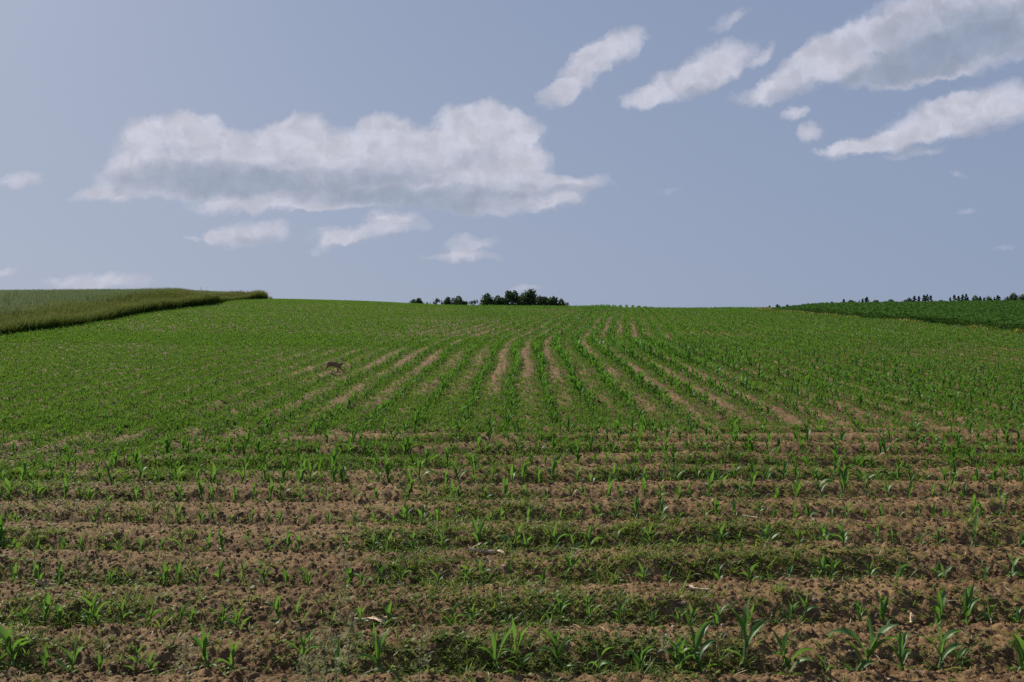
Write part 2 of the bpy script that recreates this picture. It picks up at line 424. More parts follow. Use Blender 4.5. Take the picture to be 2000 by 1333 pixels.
M_bark = simple_mat("bark", (.05, .04, .03), (.09, .07, .05), 3, .95, .4, 8)

# soil / field ground
M_ground, t = new_mat("field_ground")
tc = t.n('ShaderNodeTexCoord').outputs['Object']
gz = t.n('ShaderNodeAttribute', attribute_name='lift').outputs['Fac']
cov = t.n('ShaderNodeAttribute', attribute_name='cover').outputs['Fac']
n1 = t.n('ShaderNodeTexNoise', ins={'Vector': tc, 'Scale': .9, 'Detail': 6.0, 'Roughness': .6}).outputs[0]
n2 = t.n('ShaderNodeTexNoise', ins={'Vector': tc, 'Scale': 22.0, 'Detail': 5.0, 'Roughness': .65}).outputs[0]
n3 = t.n('ShaderNodeTexNoise', ins={'Vector': tc, 'Scale': 140.0, 'Detail': 3.0}).outputs[0]
soil = t.mix(t.rng(n1, .35, .68), (.095, .057, .029, 1), (.170, .110, .058, 1))
soil = t.mix(t.rng(n2, .38, .70, 0, .75), soil, (.246, .170, .092, 1))
soil = t.mix(t.rng(n3, .60, .78, 0, .55), soil, (.30, .215, .14, 1))
# soil colour paler on the raised tops, darker low in the furrow
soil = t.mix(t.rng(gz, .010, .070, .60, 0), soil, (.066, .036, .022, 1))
cover = t.mix(t.rng(n2, .35, .65), (.040, .060, .020, 1), (.065, .085, .030, 1))
colr = t.mix(cov, soil, cover)
bp = t.n('ShaderNodeBump', ins={'Strength': .8, 'Distance': .012, 'Height': t.m('MULTIPLY_ADD', n2, .6, n3)})
p = t.n('ShaderNodeBsdfPrincipled', ins={'Base Color': colr, 'Roughness': .95, 'Normal': bp.outputs[0]})
p.inputs['Specular IOR Level'].default_value = .15
t.n('ShaderNodeOutputMaterial', ins={0: p.outputs[0]})

# =====================================================================
# GROUND SHEET (one mesh, finer where the camera stands)
# =====================================================================
us = np.arange(-.85, .8501, .0019)
out_u = []; q = .85; st_ = .01
while q < 40: q += st_; st_ *= 1.32; out_u.append(q)
us = np.concatenate([-np.array(out_u[::-1]), us, np.array(out_u)])
ys = list(np.linspace(-60, 2.4, 30)); y = 2.45
while y < 140: ys.append(y); y += max(.011, .00042 * y * y)
while y < 1500: ys.append(y); y *= 1.06
ys = np.array(ys)
Yg, Ug = np.meshgrid(ys, us, indexing='ij')
Xg = Ug * np.maximum(Yg, 3.0)
Xc = np.clip(Xg, -1800, 1800)
Zg = ground(Xg, Yg)
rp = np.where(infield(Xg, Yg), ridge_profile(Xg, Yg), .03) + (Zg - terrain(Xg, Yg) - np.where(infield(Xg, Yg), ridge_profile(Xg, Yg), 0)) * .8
cv = np.where(infield(Xg, Yg) & (Yg < 125), 0.0, 1.0)
nr, nc = Xg.shape
i = np.arange(nr - 1)[:, None] * nc + np.arange(nc - 1)[None]
Fg = np.stack([i, i + 1, i + nc + 1, i + nc], -1).reshape(-1, 4)
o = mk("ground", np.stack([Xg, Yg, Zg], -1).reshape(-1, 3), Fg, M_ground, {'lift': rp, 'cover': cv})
tag(o, "ploughed brown earth of the maize field rising to the horizon", kind='structure')
del Yg, Ug, Xg, Zg, Xc, rp, cv

# =====================================================================
# WEED DENSITY
# =====================================================================
def weed_density(X, Y):
    h = headmix(X, Y)
    patch = fbm(X * .45, Y * .8, 3, 301); big = fbm(X * .12, Y * .2, 2, 311)
    ysr = np.array(ROWY)
    idx = np.interp(Y + .05 * np.sin(X * .5 + Y * .4), np.concatenate([[ysr[0] - 7 * .66], ysr, [ysr[-1] + 7 * .7]]), np.concatenate([[-7], np.arange(len(ysr)), [len(ysr) + 6]]))
    ph = idx - np.floor(idx)
    band = sstep(-.02, .10, ph) * (1 - sstep(.42, .62, ph)) + .8 * sstep(.9, 1, ph)
    nearf = sstep(4.4, 8.5, Y)
    patch2 = sstep(.36, .66, patch)
    head = (.05 + .58 * band * (.35 + patch2) + .40 * patch2 * (.3 + .7 * band)) * (.62 + .85 * nearf) + .45 * nearf * sstep(.33, .6, patch)
    head = head + .55 * sstep(7.5, 9.5, Y) * (1 - sstep(-3, 2, X)) * sstep(.3, .5, patch)
    head = head * (1 - .6 * sstep(.5, 3, X) * sstep(9.4, 10.4, Y) * sstep(.3, .5, patch))
    head = head * (.45 + .85 * sstep(.34, .62, fbm(X * 1.4, Y * 2.0, 2, 371)))
    # the dirt strips left bare on the headland in the middle distance
    xs = (X - row_shift(Y)) / .7; m = .5 - .5 * np.cos(2 * np.pi * xs)       # 1 between rows
    xr = X - row_shift(Y); rl = np.interp(Y, [12, 25, 35, 45, 60], [7.5, 6.5, 5.6, 4.2, 2.0]); ll = np.interp(Y, [12, 25, 60], [-3.2, -5.0, -5.0])
    bare = sstep(-2.5, 0, xr - ll) * (1 - sstep(0, 2.0, xr - rl)) * sstep(12.2, 15, Y)
    bare = bare * (.5 + .5 * sstep(.35, .58, fbm(X * .5, Y * .18, 2, 321)))
    rowid = np.floor(xs); bare = bare * (.35 + .65 * (hash2(rowid, rowid * 0, 331) > .22))
    long_ = (.62 + .6 * (patch - .35)) * (1 - .86 * bare * sstep(.42, .92, m + .35 * (fbm(X * 2.2, Y * .9, 2, 351) - .5))) 
    long_ = long_ * (1 - .45 * sstep(10, 22, X) * (1 - sstep(20, 40, Y)) )
    long_ = long_ + .55 * (1 - sstep(-7, -2.5, X + .08 * (Y - 20))) * (.6 + .8 * big)
    long_ = long_ + .8 * np.exp(-((X + .1) / 2.3) ** 2 - ((Y - 13.8) / 1.5) ** 2)
    long_ = long_ * (.78 + .5 * sstep(.32, .66, big)) * (1 - .75 * sstep(1.0, 4, X) * (1 - sstep(12.8, 15.5, Y)) * sstep(.32, .52, patch))
    longd = np.clip(long_, 0, 1.3)
    return np.clip(head * h + longd * (1 - h), 0, 1.2) * (.72 + .5 * sstep(.3, .6, fbm(X * .6, Y * .35, 2, 361)))

def rand_pts(n, y0, y1, umax=.80, power=1.0):
    """points with density falling as 1/Y^power inside a wedge, clipped to the field"""
    a = rng.random(n)
    e = 2 - power
    Y = (y0 ** e + a * (y1 ** e - y0 ** e)) ** (1 / e)
    X = (rng.random(n) * 2 - 1) * umax * (Y + .6)
    return X, Y

# ---------------------------------------------------------------- weed prototypes
def tuft(nb, L, Wd, nseg, r, spread=(.25, 1.1), tr=.3):
    ps = []
    for k in range(nb):
        az = r.uniform(0, 6.28); e0 = r.uniform(*spread); l = L * r.uniform(.5, 1.15)
        V, F, at = ribbon((r.uniform(-.012, .012) * L * 10, r.uniform(-.012, .012) * L * 10, 0), az, l, Wd * r.uniform(.7, 1.2), e0 + .35, r.uniform(.5, 1.6), nseg=nseg, nx=1, fold=0, twist=r.uniform(-1, 1), r=r, wbase=.6, side=r.uniform(-.8, .8))
        at['tw'] = np.full(len(V), r.uniform(-.25, .25)); ps.append((V, F, at))
    return join(ps)

def rosette(nb, L, Wd, r):
    ps = []
    for k in range(nb):
        az = k * 6.283 / nb * 1.0 + r.uniform(-.4, .4)
        hgt = r.uniform(0.1, .7) * L
        V, F, at = ribbon((0, 0, hgt), az, L * r.uniform(.7, 1.1), Wd, r.uniform(.1, .7), r.uniform(.2, .9), nseg=3, nx=1, fold=0, r=r, wbase=.45)
        at['tw'] = np.full(len(V), r.uniform(-.2, .25)); ps.append((V, F, at))
    return join(ps)

r_ = random.Random(3)
near_tufts = [tuft(6, .085, .0052, 4, r_, (.0, .8)) for k in range(24)]
near_ros = [rosette(5, .028, .014, r_) for k in range(16)]
mid_tufts = [tuft(7, .090, .010, 2, r_, (.2, 1.1)) for k in range(20)]
far_tufts = [tuft(5, .13, .024, 2, r_, (.2, 1.1)) for k in range(16)]
big_tufts = [tuft(13, .15, .0070, 5, r_, (.0, 1.0)) for k in range(8)]

def place(X, Y, dens, smin, smax, sink=.004):
    keep = (rng.random(len(X)) < dens) & infield(X, Y) & (~around_hare(X, Y) | (rng.random(len(X)) < .3))
    X = X[keep]; Y = Y[keep]
    Z = ground(X, Y) - sink
    pos = np.stack([X, Y, Z], 1); n = len(X)
    return pos, rng.random(n) * 6.283, rng.uniform(smin, smax, n)

parts = []
X, Y = rand_pts(85000, 2.6, 9.6, .85)
D = weed_density(X, Y)
cl = sstep(.35, .62, fbm(X * 5, Y * 5, 2, 401))
pos, rot, scl = place(X, Y, D * (.30 + .60 * cl), .45, 1.35)
tint = np.clip(.25 + .55 * vnoise(pos[:, 0] * 1.3, pos[:, 1] * 1.3, 12) + rng.normal(0, .18, len(pos)), 0, 1)
a = scatter(near_tufts, pos, rot, scl, tint); parts.append(a)
X, Y = rand_pts(110000, 2.6, 13.5, .85)
D = weed_density(X, Y)
cl = sstep(.38, .60, fbm(X * 3.5 + 5, Y * 3.5, 2, 421))
pos, rot, scl = place(X, Y, D * (.25 + .60 * cl), .45, 1.4)
tint = np.clip(.45 + rng.normal(0, .25, len(pos)), 0, 1)
b = scatter(near_ros, pos, rot, scl, tint); parts.append(b)
X, Y = rand_pts(2400, 3.2, 14, .85)
pos, rot, scl = place(X, Y, weed_density(X, Y) ** 1.5 * .65, .5, 1.1)
c = scatter(big_tufts, pos, rot, scl, np.clip(rng.normal(.25, .2, len(pos)), 0, 1)); parts.append(c)
V, F, A = join(parts)
o = mk("weed_cover", V, F, M_weed, A)
tag(o, "low grassy weeds and seedlings spread over the bare soil between the near maize rows", "weeds", kind='stuff')

X, Y = rand_pts(60000, 8.6, 12.6, .82, 1.0)
pos, rot, scl = place(X, Y, weed_density(X, Y) * (.2 + .9 * sstep(.35, .6, fbm(X * 3, Y * 3, 2, 431))), .4, .95)
tint = np.clip(.3 + .5 * fbm(pos[:, 0] * .8, pos[:, 1] * .8, 3, 12) + rng.normal(0, .2, len(pos)), 0, 1)
a0 = scatter(mid_tufts, pos, rot, scl, tint)
X, Y = rand_pts(215000, 11.5, 34, .82, 1.0)
pos, rot, scl = place(X, Y, weed_density(X, Y) * .95, .5, 1.3)
tint = np.clip(.25 + .6 * fbm(pos[:, 0] * .5, pos[:, 1] * .3, 3, 12) + rng.normal(0, .2, len(pos)), 0, 1)
a = scatter(mid_tufts, pos, rot, scl, tint)
X, Y = rand_pts(310000, 28, 118, .82, .8)
pos, rot, scl = place(X, Y, weed_density(X, Y) * 1.0, .6, 1.3)
tint = np.clip(.2 + .6 * fbm(pos[:, 0] * .25, pos[:, 1] * .1, 3, 12) + rng.normal(0, .2, len(pos)), 0, 1)
b = scatter(far_tufts, pos, rot, scl * 1.1, tint)
V, F, A = join([a0, a, b])
o = mk("weed_carpet", V, F, M_weedf, A)
tag(o, "carpet of green weeds filling the slope between the long maize rows", "weeds", kind='stuff')

# =====================================================================
# MAIZE
# =====================================================================
def maize_parts(H, r, lean=(0, 0), nseg=9, nx=4, nl=None, az0=None):
    """stalk + alternating leaves of a young maize plant of overall height H"""
    az0 = r.uniform(0, 6.28) if az0 is None else az0
    nl = nl or r.choice([5, 5, 6, 6, 7])
    sh = H * r.uniform(.36, .46)
    tk = np.linspace(0, 1, 6)
    path = np.stack([lean[0] * H * tk ** 1.5, lean[1] * H * tk ** 1.5, tk * sh - .02 * (tk == 0)], 1)
    rad = np.interp(tk, [0, .2, 1], [.0075, .0085, .0050]) * (H / .34) ** .7
    stalk = tube(path, rad, 6)
    leaves = []
    for k in range(nl):
        f = k / (nl - 1)
        b = path[0] * (1 - .15 - .8 * f) + path[-1] * (.15 + .8 * f)
        az = az0 + (math.pi if k % 2 else 0) + r.uniform(-.45, .45)
        if f > .95:   # whorl leaf, upright
            L = H * r.uniform(.52, .66); e0 = r.uniform(1.38, 1.56); dr = r.uniform(.05, .5); Wd = .050
        elif f > .7:
            L = H * r.uniform(.58, .74); e0 = r.uniform(1.25, 1.46); dr = r.uniform(.2, 1.5); Wd = .060
        elif f > .3:
            L = H * r.uniform(.48, .72); e0 = r.uniform(1.05, 1.35); dr = r.uniform(.7, 2.3); Wd = .050
        else:
            L = H * r.uniform(.28, .5); e0 = r.uniform(.5, 1.0); dr = r.uniform(.8, 2.0); Wd = .028
        Wd *= (H / .34) ** .75 * r.uniform(.70, 1.02)
        leaves.append(ribbon(b, az, L, Wd, e0, dr, nseg=nseg, nx=nx, fold=r.uniform(.35, .8), twist=r.uniform(-.9, .9), wave=.10, r=r, p=1.7, wbase=.38, side=r.uniform(-.5, .5)))
    return stalk, leaves

def px_to_x(px, Y): return (px - 1000) / FPX * Y

ORD = ['first', 'second', 'third', 'fourth', 'fifth', 'sixth', 'seventh', 'eighth', 'ninth', 'tenth', 'eleventh', 'twelfth', 'thirteenth', 'fourteenth', 'fifteenth', 'sixteenth', 'seventeenth', 'eighteenth', 'nineteenth']
TENS = {20: 'twent', 30: 'thirt', 40: 'fort', 50: 'fift', 60: 'sixt'}
def ordinal(n):
    if n < 20: return ORD[n - 1]
    tn, u_ = n // 10 * 10, n % 10
    return TENS[tn] + 'ieth' if u_ == 0 else TENS[tn] + 'y-' + ORD[u_ - 1]

# positions read off the photograph: (x in photo pixels, visible height in photo pixels)
def z1(l, x0): return [(x0 + a / 2.985, h / 2.985) for a, h in l]
ROW_A = z1([(60,265),(245,170),(405,235),(610,95),(780,165),(915,170),(1200,255),(1370,235),(1720,265)], 0) + \
        z1([(15,240),(265,310),(915,325),(1055,310),(1285,250),(1470,215),(1715,215),(1945,225)], 670) + \
        z1([(25,230),(130,325),(390,390),(650,300),(830,120),(1000,375),(1290,255),(1530,290),(1670,150),(1940,285)], 1330)
ROW_B = z1([(155,95),(230,170),(330,80),(515,85),(570,200),(685,170),(840,150),(1020,150),(1100,115),(1280,130),(1430,170),(1610,170),(1795,200),(1915,130)], 0) + \
        z1([(120,130),(230,170),(625,160),(740,130),(970,125),(1195,145),(1260,160),(1450,180),(1630,190),(1825,95),(1985,140)], 670) + \
        z1([(30,170),(180,165),(400,150),(605,175),(720,165),(1060,165),(1185,190),(1455,210),(1685,220),(1780,135),(1950,135)], 1330)
ROW_C = z1([(75,120),(250,145),(320,125),(655,105),(945,135),(1030,140),(1140,100),(1285,150),(1390,140),(1550,160),(1670,105),(1810,140)], 0) + \
        z1([(20,130),(125,125),(195,160),(335,125),(540,130),(725,120),(830,150),(985,130),(1150,125),(1295,180),(1490,140),(1580,110),(1780,140),(1890,115)], 670) + \
        z1([(225,140),(415,150),(600,100),(775,150),(855,130),(1090,105),(1270,140),(1460,125),(1570,135),(1765,120),(1915,165)], 1330)
ROW_D = z1([(30,95),(105,95),(200,90),(370,85),(470,85),(695,95),(825,105),(935,90),(1070,150),(1190,110),(1300,130),(1450,105),(1560,100),(1660,130),(1735,145)], 0) + \
        z1([(35,110),(190,130),(265,155),(410,120),(570,130),(800,185),(955,190),(1085,120),(1240,165),(1355,115),(1430,150),(1625,150),(1810,165),(1940,110)], 670) + \
        z1([(80,90),(215,150),(345,110),(460,150),(520,150),(690,115),(800,150),(830,140),(965,165),(1105,180),(1245,110),(1400,115),(1500,130),(1685,195),(1860,120),(1960,110)], 1330)
ROW_E = z1([(35,80),(130,80),(270,70),(535,110),(640,90),(820,80),(965,110),(1040,140),(1165,100),(1240,100),(1350,80),(1465,110),(1560,80),(1635,110),(1815,90),(1920,80)], 0)
rE = random.Random(8); xx = 690
while xx < 1995: ROW_E.append((xx, rE.uniform(28, 58))); xx += rE.uniform(24, 42)
def gen_row(Y, lo, hi, step, seed):
    r = random.Random(seed); l = []; x = 6 + r.uniform(0, 10)
    while x < 1995: l.append((x, r.uniform(lo, hi))); x += FPX / Y * step * r.uniform(.6, 1.5)
    return l
ROW_0 = [(144, 150), (288, 138), (684, 142), (940, 138), (1196, 150), (1532, 140), (1905, 150)]
ROWS = [(3.74, ROW_0), (4.38, ROW_A), (4.96, ROW_B), (5.67, ROW_C), (6.38, ROW_D), (7.12, ROW_E),
        (7.82, gen_row(7.82, 30, 58, .175, 21)), (8.50, gen_row(8.5, 30, 66, .175, 22))]
ROWNAME = ['the bottom edge row', 'the nearest full row', 'the second full row', 'the third full row', 'the fourth full row', 'the fifth full row', 'the sixth full row', 'the seventh full row']
GROUP = ['maize plants of the nearest rows'] * 8
SPECIAL = {  # hand-posed plants of the nearest full row: lean and plane of the leaves
 27: None }
n_ind = 0
for ri, (Yr, lst) in enumerate(ROWS):
    lst = sorted(lst); hs = sorted(h for _, h in lst); lo_t, hi_t = hs[len(hs) // 4], hs[-max(1, len(hs) // 4)]
    for k, (px, hp) in enumerate(lst):
        if n_ind >= 300: break
        r = random.Random(ri * 1000 + k * 7 + 1)
        y_ = Yr + r.uniform(-.06, .06); x_ = px_to_x(px, Yr)
        Hm = max(.14, hp / (FPX / Yr)) * (.85 if ri == 0 else 1.12 if ri == 1 else 1.2 if ri <= 4 else 1.08)
        near = ri <= 4
        az0 = r.choice([0, math.pi]) + r.uniform(-.7, .7) if near else None
        stalk, leaves = maize_parts(Hm, r, (r.uniform(-.22, .22), r.uniform(-.1, .1)), nseg=9 if near else 5, nx=4 if near else 2, az0=az0)
        z_ = G1(x_, y_) - .012
        size = 'tall' if hp >= hi_t else 'short' if hp <= lo_t else 'middling'
        fr = ('%s maize plant, %s from the left in %s' % (size, ordinal(k + 1), ROWNAME[ri]))
        tint = r.uniform(0, 1)
        if near:
            e_ = empty("maize_plant", (x_, y_, z_), 0, fr, "maize plant", GROUP[ri])
            V, F, A = stalk; A['tint'] = np.full(len(V), tint); mk("stalk", V, F, M_stalk, A, parent=e_)
            for li, (V, F, A) in enumerate(leaves):
                A['tint'] = np.full(len(V), min(1, max(0, tint + r.uniform(-.25, .25))))
                old = li == 0 and r.random() < .22
                lf = mk("leaf", V, F, M_yleaf if old else M_maize, A, parent=e_)
                if old: lf['label'] = "withered yellowish lowest leaf"
        else:
            V, F, A = join([stalk] + leaves); A['tint'] = np.full(len(V), tint)
            o = mk("maize_plant", V, F, M_maize, A); o.location = (x_, y_, z_)
            tag(o, fr, "maize plant", GROUP[ri])
        n_ind += 1
print("individual maize", n_ind)
last_row, last_k = ri, k

# the rest of the maize
def maize_low(r, nseg, nx, nl=6):
    stalk, leaves = maize_parts(.32, r, (r.uniform(-.15, .15), r.uniform(-.15, .15)), nseg=nseg, nx=nx, nl=nl)
    V, F, A = join(([stalk] if nseg > 3 else []) + leaves); return V, F, A
mz_mid = [maize_low(r_, 5, 2) for k in range(20)]
mz_far = [maize_low(r_, 3, 1, 5) for k in range(16)]
pts = []
def addrow(xs_, ys_, sc): pts.append(np.stack([xs_, ys_, sc], 1))
# headland rows not built one by one
for ri2, Yr in enumerate(ROWY):
    if ri2 > last_row:
        n = int(1.66 * Yr / .165); xs_ = np.linspace(-.83 * Yr, .83 * Yr, n) + rng.normal(0, .045, n)
        addrow(xs_, Yr + rng.normal(0, .04, n), rng.uniform(.5, 1.15, n) * .9)
    else:   # only outside the frame
        for sgn in (-1, 1):
            n = int(.20 * Yr / .17); xs_ = sgn * (.648 * Yr + np.arange(n) * .17 + rng.random(n) * .06)
            addrow(xs_, Yr + rng.normal(0, .04, n), rng.uniform(.6, 1.1, n))
    if ri2 == last_row:   # part of the row after the three hundredth plant
        xs_ = np.arange(px_to_x(lst[last_k][0], Yr), .65 * Yr, .17) if last_k < len(lst) - 1 else np.zeros(0)
        addrow(xs_, np.full(len(xs_), Yr), rng.uniform(.6, 1.0, len(xs_)))
hp_ = np.concatenate(pts); pts = []
hp_ = hp_[(headmix(hp_[:, 0], hp_[:, 1]) > .5) | (hp_[:, 1] < 8.8)]
for k in range(-75, 60):
    for (ya, yb, st) in ((8.9, 34, .16), (34, 60, .24), (60, 118, .38)):
        yy = np.arange(ya, yb, st); yy = yy + rng.normal(0, st * .25, len(yy))
        xx_ = k * .7 + row_shift(yy) + rng.normal(0, .035, len(yy))
        lush = .80 + .35 * sstep(-1, 1.5, xx_ - row_shift(yy)) * (1 - sstep(4.5, 8, xx_ - row_shift(yy))) * sstep(12, 17, yy)
        lush = lush * (1 - .28 * (1 - sstep(-6, -2, xx_))) * (.72 + .5 * fbm(xx_ * .22, yy * .12, 2, 501))
        ok = infield(xx_, yy) & (np.abs(xx_) < .82 * (yy + .6)) & (headmix(xx_, yy) <= .5) & (rng.random(len(yy)) < .93) & ~around_hare(xx_, yy)
        sc = lush * rng.uniform(.65, 1.15, len(yy)) * (1 + .15 * sstep(34, 70, yy))
        pts.append(np.stack([xx_, yy, sc], 1)[ok])
lp_ = np.concatenate(pts)
allp = np.concatenate([hp_, lp_])
nearm = allp[allp[:, 1] < 26]; farm = allp[allp[:, 1] >= 26]
def build_maize(Pn, protos):
    Z = ground(Pn[:, 0], Pn[:, 1]) - .012; n = len(Pn)
    tint = np.clip(.15 + .7 * fbm(Pn[:, 0] * .3, Pn[:, 1] * .15, 2, 511) + rng.normal(0, .2, n), 0, 1)
    return scatter(protos, np.stack([Pn[:, 0], Pn[:, 1], Z], 1), rng.random(n) * 6.283, Pn[:, 2], tint)
V, F, A = join([build_maize(nearm, mz_mid), build_maize(farm, mz_far)])
print("stuff maize", len(allp), len(F))
o = mk("maize_crop", V, F, M_maizef, A)
tag(o, "rows of young maize curving up the slope to the crest", "maize crop", kind='stuff')

# =====================================================================
# LEFT: WHEAT AND THE GRASSY VERGE
# =====================================================================
def blades(nb, L, Wd, r, nseg=2, up=(1.1, 1.5), droop=(.2, .9), jit=.12):
    ps = []
    for k in range(nb):
        V, F, at = ribbon((r.uniform(-jit, jit), r.uniform(-jit, jit), 0), r.uniform(0, 6.28), L * r.uniform(.7, 1.1), Wd, r.uniform(*up), r.uniform(*droop), nseg=nseg, nx=1, fold=0, r=r, wbase=.7)
        at['tw'] = np.full(len(V), r.uniform(-.3, .3)); ps.append((V, F, at))
    return join(ps)
wh = [blades(8, .62, .035, r_, 2, (1.2, 1.55), (.1, .5), .16) for k in range(12)]
n = 90000
Y = 26 + 100 * rng.random(n) ** .8; X = edge_left(Y) - 2.3 - rng.random(n) * 60
ok = (X > -.86 * (Y + 2)); X = X[ok]; Y = Y[ok]
sel = rng.random(len(X)) < np.clip(55 / Y, .25, 1); X = X[sel]; Y = Y[sel]
pos = np.stack([X, Y, ground(X, Y) - .02], 1)
V, F, A = scatter(wh, pos, rng.random(len(X)) * 6.283, rng.uniform(.85, 1.15, len(X)), np.clip(fbm(X * .15, Y * .15, 3, 601) * 1.3 - .15 + rng.normal(0, .15, len(X)), 0, 1))
o = mk("wheat_crop", V, F, M_wheat, A); tag(o, "grey green wheat covering the hill on the left", "wheat", kind='stuff')

vg = [blades(14, .75, .020, r_, 3, (1.0, 1.5), (.3, 1.3), .22) for k in range(14)]
n = 42000
Y = 20 + 98 * rng.random(n) ** 1.1; d_ = .0 + 3.4 * rng.random(n); X = edge_left(Y) - d_
ok = (X > -.86 * (Y + 2)); X = X[ok]; Y = Y[ok]; d_ = d_[ok]
pos = np.stack([X, Y, ground(X, Y) - .02], 1)
tn = np.clip(-.1 + .75 * sstep(.6, 2.6, d_) + 2.0 * (fbm(X * .45, Y * .22, 3, 611) - .5) + rng.normal(0, .15, len(X)), 0, 1)  # darker tint along the field edge paints in shade at the bank's foot
V, F, A = scatter(vg, pos, rng.random(len(X)) * 6.283, rng.uniform(.6, 1.15, len(X)) * (.45 + .5 * fbm(X * .3, Y * .2, 2, 612)) * (1 - .35 * np.exp(-((Y - 84) / 6) ** 2)) * (1 + .6 * sstep(88, 97, Y)) * (1 - .85 * sstep(101, 110, Y)) * (1 + .45 * (1 - sstep(.2, .9, d_))), tn)
o = mk("verge_grass", V, F, M_verge, A); tag(o, "long unmown grass on the bank between the maize and the wheat", "grass", kind='stuff')

# tall flowering stems that stand above the verge
st_p = []
for k in range(10):
    ps = []
    for j in range(3):
        x0, y0 = r_.uniform(-.2, .2), r_.uniform(-.2, .2); lx, ly = r_.uniform(-.15, .15), r_.uniform(-.15, .15); h = r_.uniform(.9, 1.3)
        ps.append(ribbon((x0, y0, 0), r_.uniform(0, 6.28), h, .008, 1.5, .15, nseg=3, nx=1, fold=0, wbase=1.0, r=r_))
        for q_ in range(5):
            ps.append(ribbon((x0 + r_.uniform(-.03, .03), y0 + r_.uniform(-.03, .03), h * (.78 + .05 * q_)), r_.uniform(0, 6.28), .12, .03, 1.0, .3, nseg=3, nx=1, fold=0, r=r_))
    st_p.append(join(ps))
n = 170
Y = 30 + 78 * rng.random(n) ** .45; Y[:90] = 91 + 13 * rng.random(90); X = edge_left(Y) - .6 - 2.0 * rng.random(n)
pos = np.stack([X, Y, ground(X, Y)], 1)
V, F, A = scatter(st_p, pos, rng.random(n) * 6.283, rng.uniform(.5, .8, n), rng.random(n))
o = mk("seeding_stems", V, F, M_vseed, A); tag(o, "pale flowering grass stems standing above the bank", "grass", kind='stuff')

# =====================================================================
# RIGHT: THE DARK GREEN BEAN FIELD
# =====================================================================
def bush(r, nl=30):
    ps = []
    for k in range(nl):
        a = r.uniform(0, 6.28); rr = .20 * r.random() ** .5; h = (.50 - 1.6 * rr * rr * 3 + r.uniform(-.08, .05)) * (1 if k < 20 else r.uniform(.1, .7))
        V, F, at = ribbon((rr * math.cos(a), rr * math.sin(a), h), a + r.uniform(-.6, .6), r.uniform(.13, .2), .11, r.uniform(.1, .8), r.uniform(.3, 1.2), nseg=2, nx=2, fold=.2, r=r, wbase=.5)
        at['tw'] = np.full(len(V), r.uniform(-.3, .3)); ps.append((V, F, at))
    return join(ps)
bs = [bush(r_) for k in range(14)]
pts = []
for k in range(0, 110):
    for (ya, yb, st) in ((26, 60, .34), (60, 125, .5)):
        yy = np.arange(ya, yb, st) + rng.normal(0, .06); xx_ = edge_right(yy) + .4 + k * .6 + .3 * np.sin(yy * .3) * (k < 1) + rng.normal(0, .06, len(yy))
        ok = (xx_ < .82 * (yy + 3)) & (rng.random(len(yy)) < .96); pts.append(np.stack([xx_, yy], 1)[ok])
P = np.concatenate(pts); n = len(P)
pos = np.stack([P[:, 0], P[:, 1], ground(P[:, 0], P[:, 1]) - .03], 1)
edge = np.exp(-np.clip(P[:, 0] - 25.4, 0, None) / .6)
V, F, A = scatter(bs, pos, rng.random(n) * 6.283, rng.uniform(.8, 1.2, n) * (1 + .12 * (P[:, 1] > 60)) * np.where(P[:, 1] > 72, .35 + .65 * sstep(0, 7, P[:, 0] - edge_right(P[:, 1])), 1), np.clip(rng.normal(.4, .22, n) + .3 * edge, 0, 1))
print("bean", n, len(F))
o = mk("bean_crop", V, F, M_bean, A); tag(o, "dense dark green bean crop covering the right hand slope", "bean crop", kind='stuff')

# yellowish herbs at the foot of the bean field
M_yel = leaf_mat("yellow_herb", (.10, .13, .02), (.19, .20, .03), trans=(.25, .28, .03), tr=.35, gloss=.03)
n = 5000
Y = 30 + 78 * rng.random(n); X = edge_right(Y) - .4 + rng.random(n) * .9
ok = vnoise(Y * .35, X * 0, 640) > .35; X = X[ok]; Y = Y[ok]
pos = np.stack([X, Y, ground(X, Y)], 1)
V, F, A = scatter(far_tufts, pos, rng.random(len(X)) * 6.283, rng.uniform(1.2, 2.4, len(X)), rng.random(len(X)))
o = mk("yellow_herbs", V, F, M_yel, A); tag(o, "yellowish herbs along the foot of the bean field", "weeds", kind='stuff')

# =====================================================================
# LOOSE CLODS, PEBBLES (uncountable) AND NAMED STONES, DRY STALKS
# =====================================================================
def lump(r, flat=.75, jag=.3):
    N, Mx = 4, 5
    V = []
    for i_ in range(N + 1):
        th = math.pi * i_ / N
        for j_ in range(Mx):
            ph = 2 * math.pi * j_ / Mx
            k_ = 1 + jag * (r.random() - .5) * 2 * (0 < i_ < N)
            V.append((math.sin(th) * math.cos(ph) * k_, math.sin(th) * math.sin(ph) * k_, math.cos(th) * flat * k_))
    F = [(i_ * Mx + j_, i_ * Mx + (j_ + 1) % Mx, (i_ + 1) * Mx + (j_ + 1) % Mx, (i_ + 1) * Mx + j_) for i_ in range(N) for j_ in range(Mx)]
    V = np.array(V); return V, np.array(F), {'along': np.zeros(len(V)), 'across': np.zeros(len(V))}
lumps = [lump(r_) for k in range(16)]
X, Y = rand_pts(85000, 2.8, 10.5, .82)
ok = infield(X, Y); X = X[ok]; Y = Y[ok]
sz = .0028 + .012 * rng.random(len(X)) ** 3.5 + .012 * (rng.random(len(X)) < .02)
pos = np.stack([X, Y, ground(X, Y) + sz * .2], 1)
V, F, A = scatter(lumps, pos, rng.random(len(X)) * 6.28, sz, rng.random(len(X)))
o = mk("soil_crumbs", V, F, M_clod, A, smooth=False); tag(o, "loose crumbs of brown soil lying on the ridges", "soil", kind='stuff')
X, Y = rand_pts(900, 2.8, 16, .82)
sz = .004 + .011 * rng.random(len(X)) ** 3
pos = np.stack([X, Y, ground(X, Y) + sz * .3], 1)
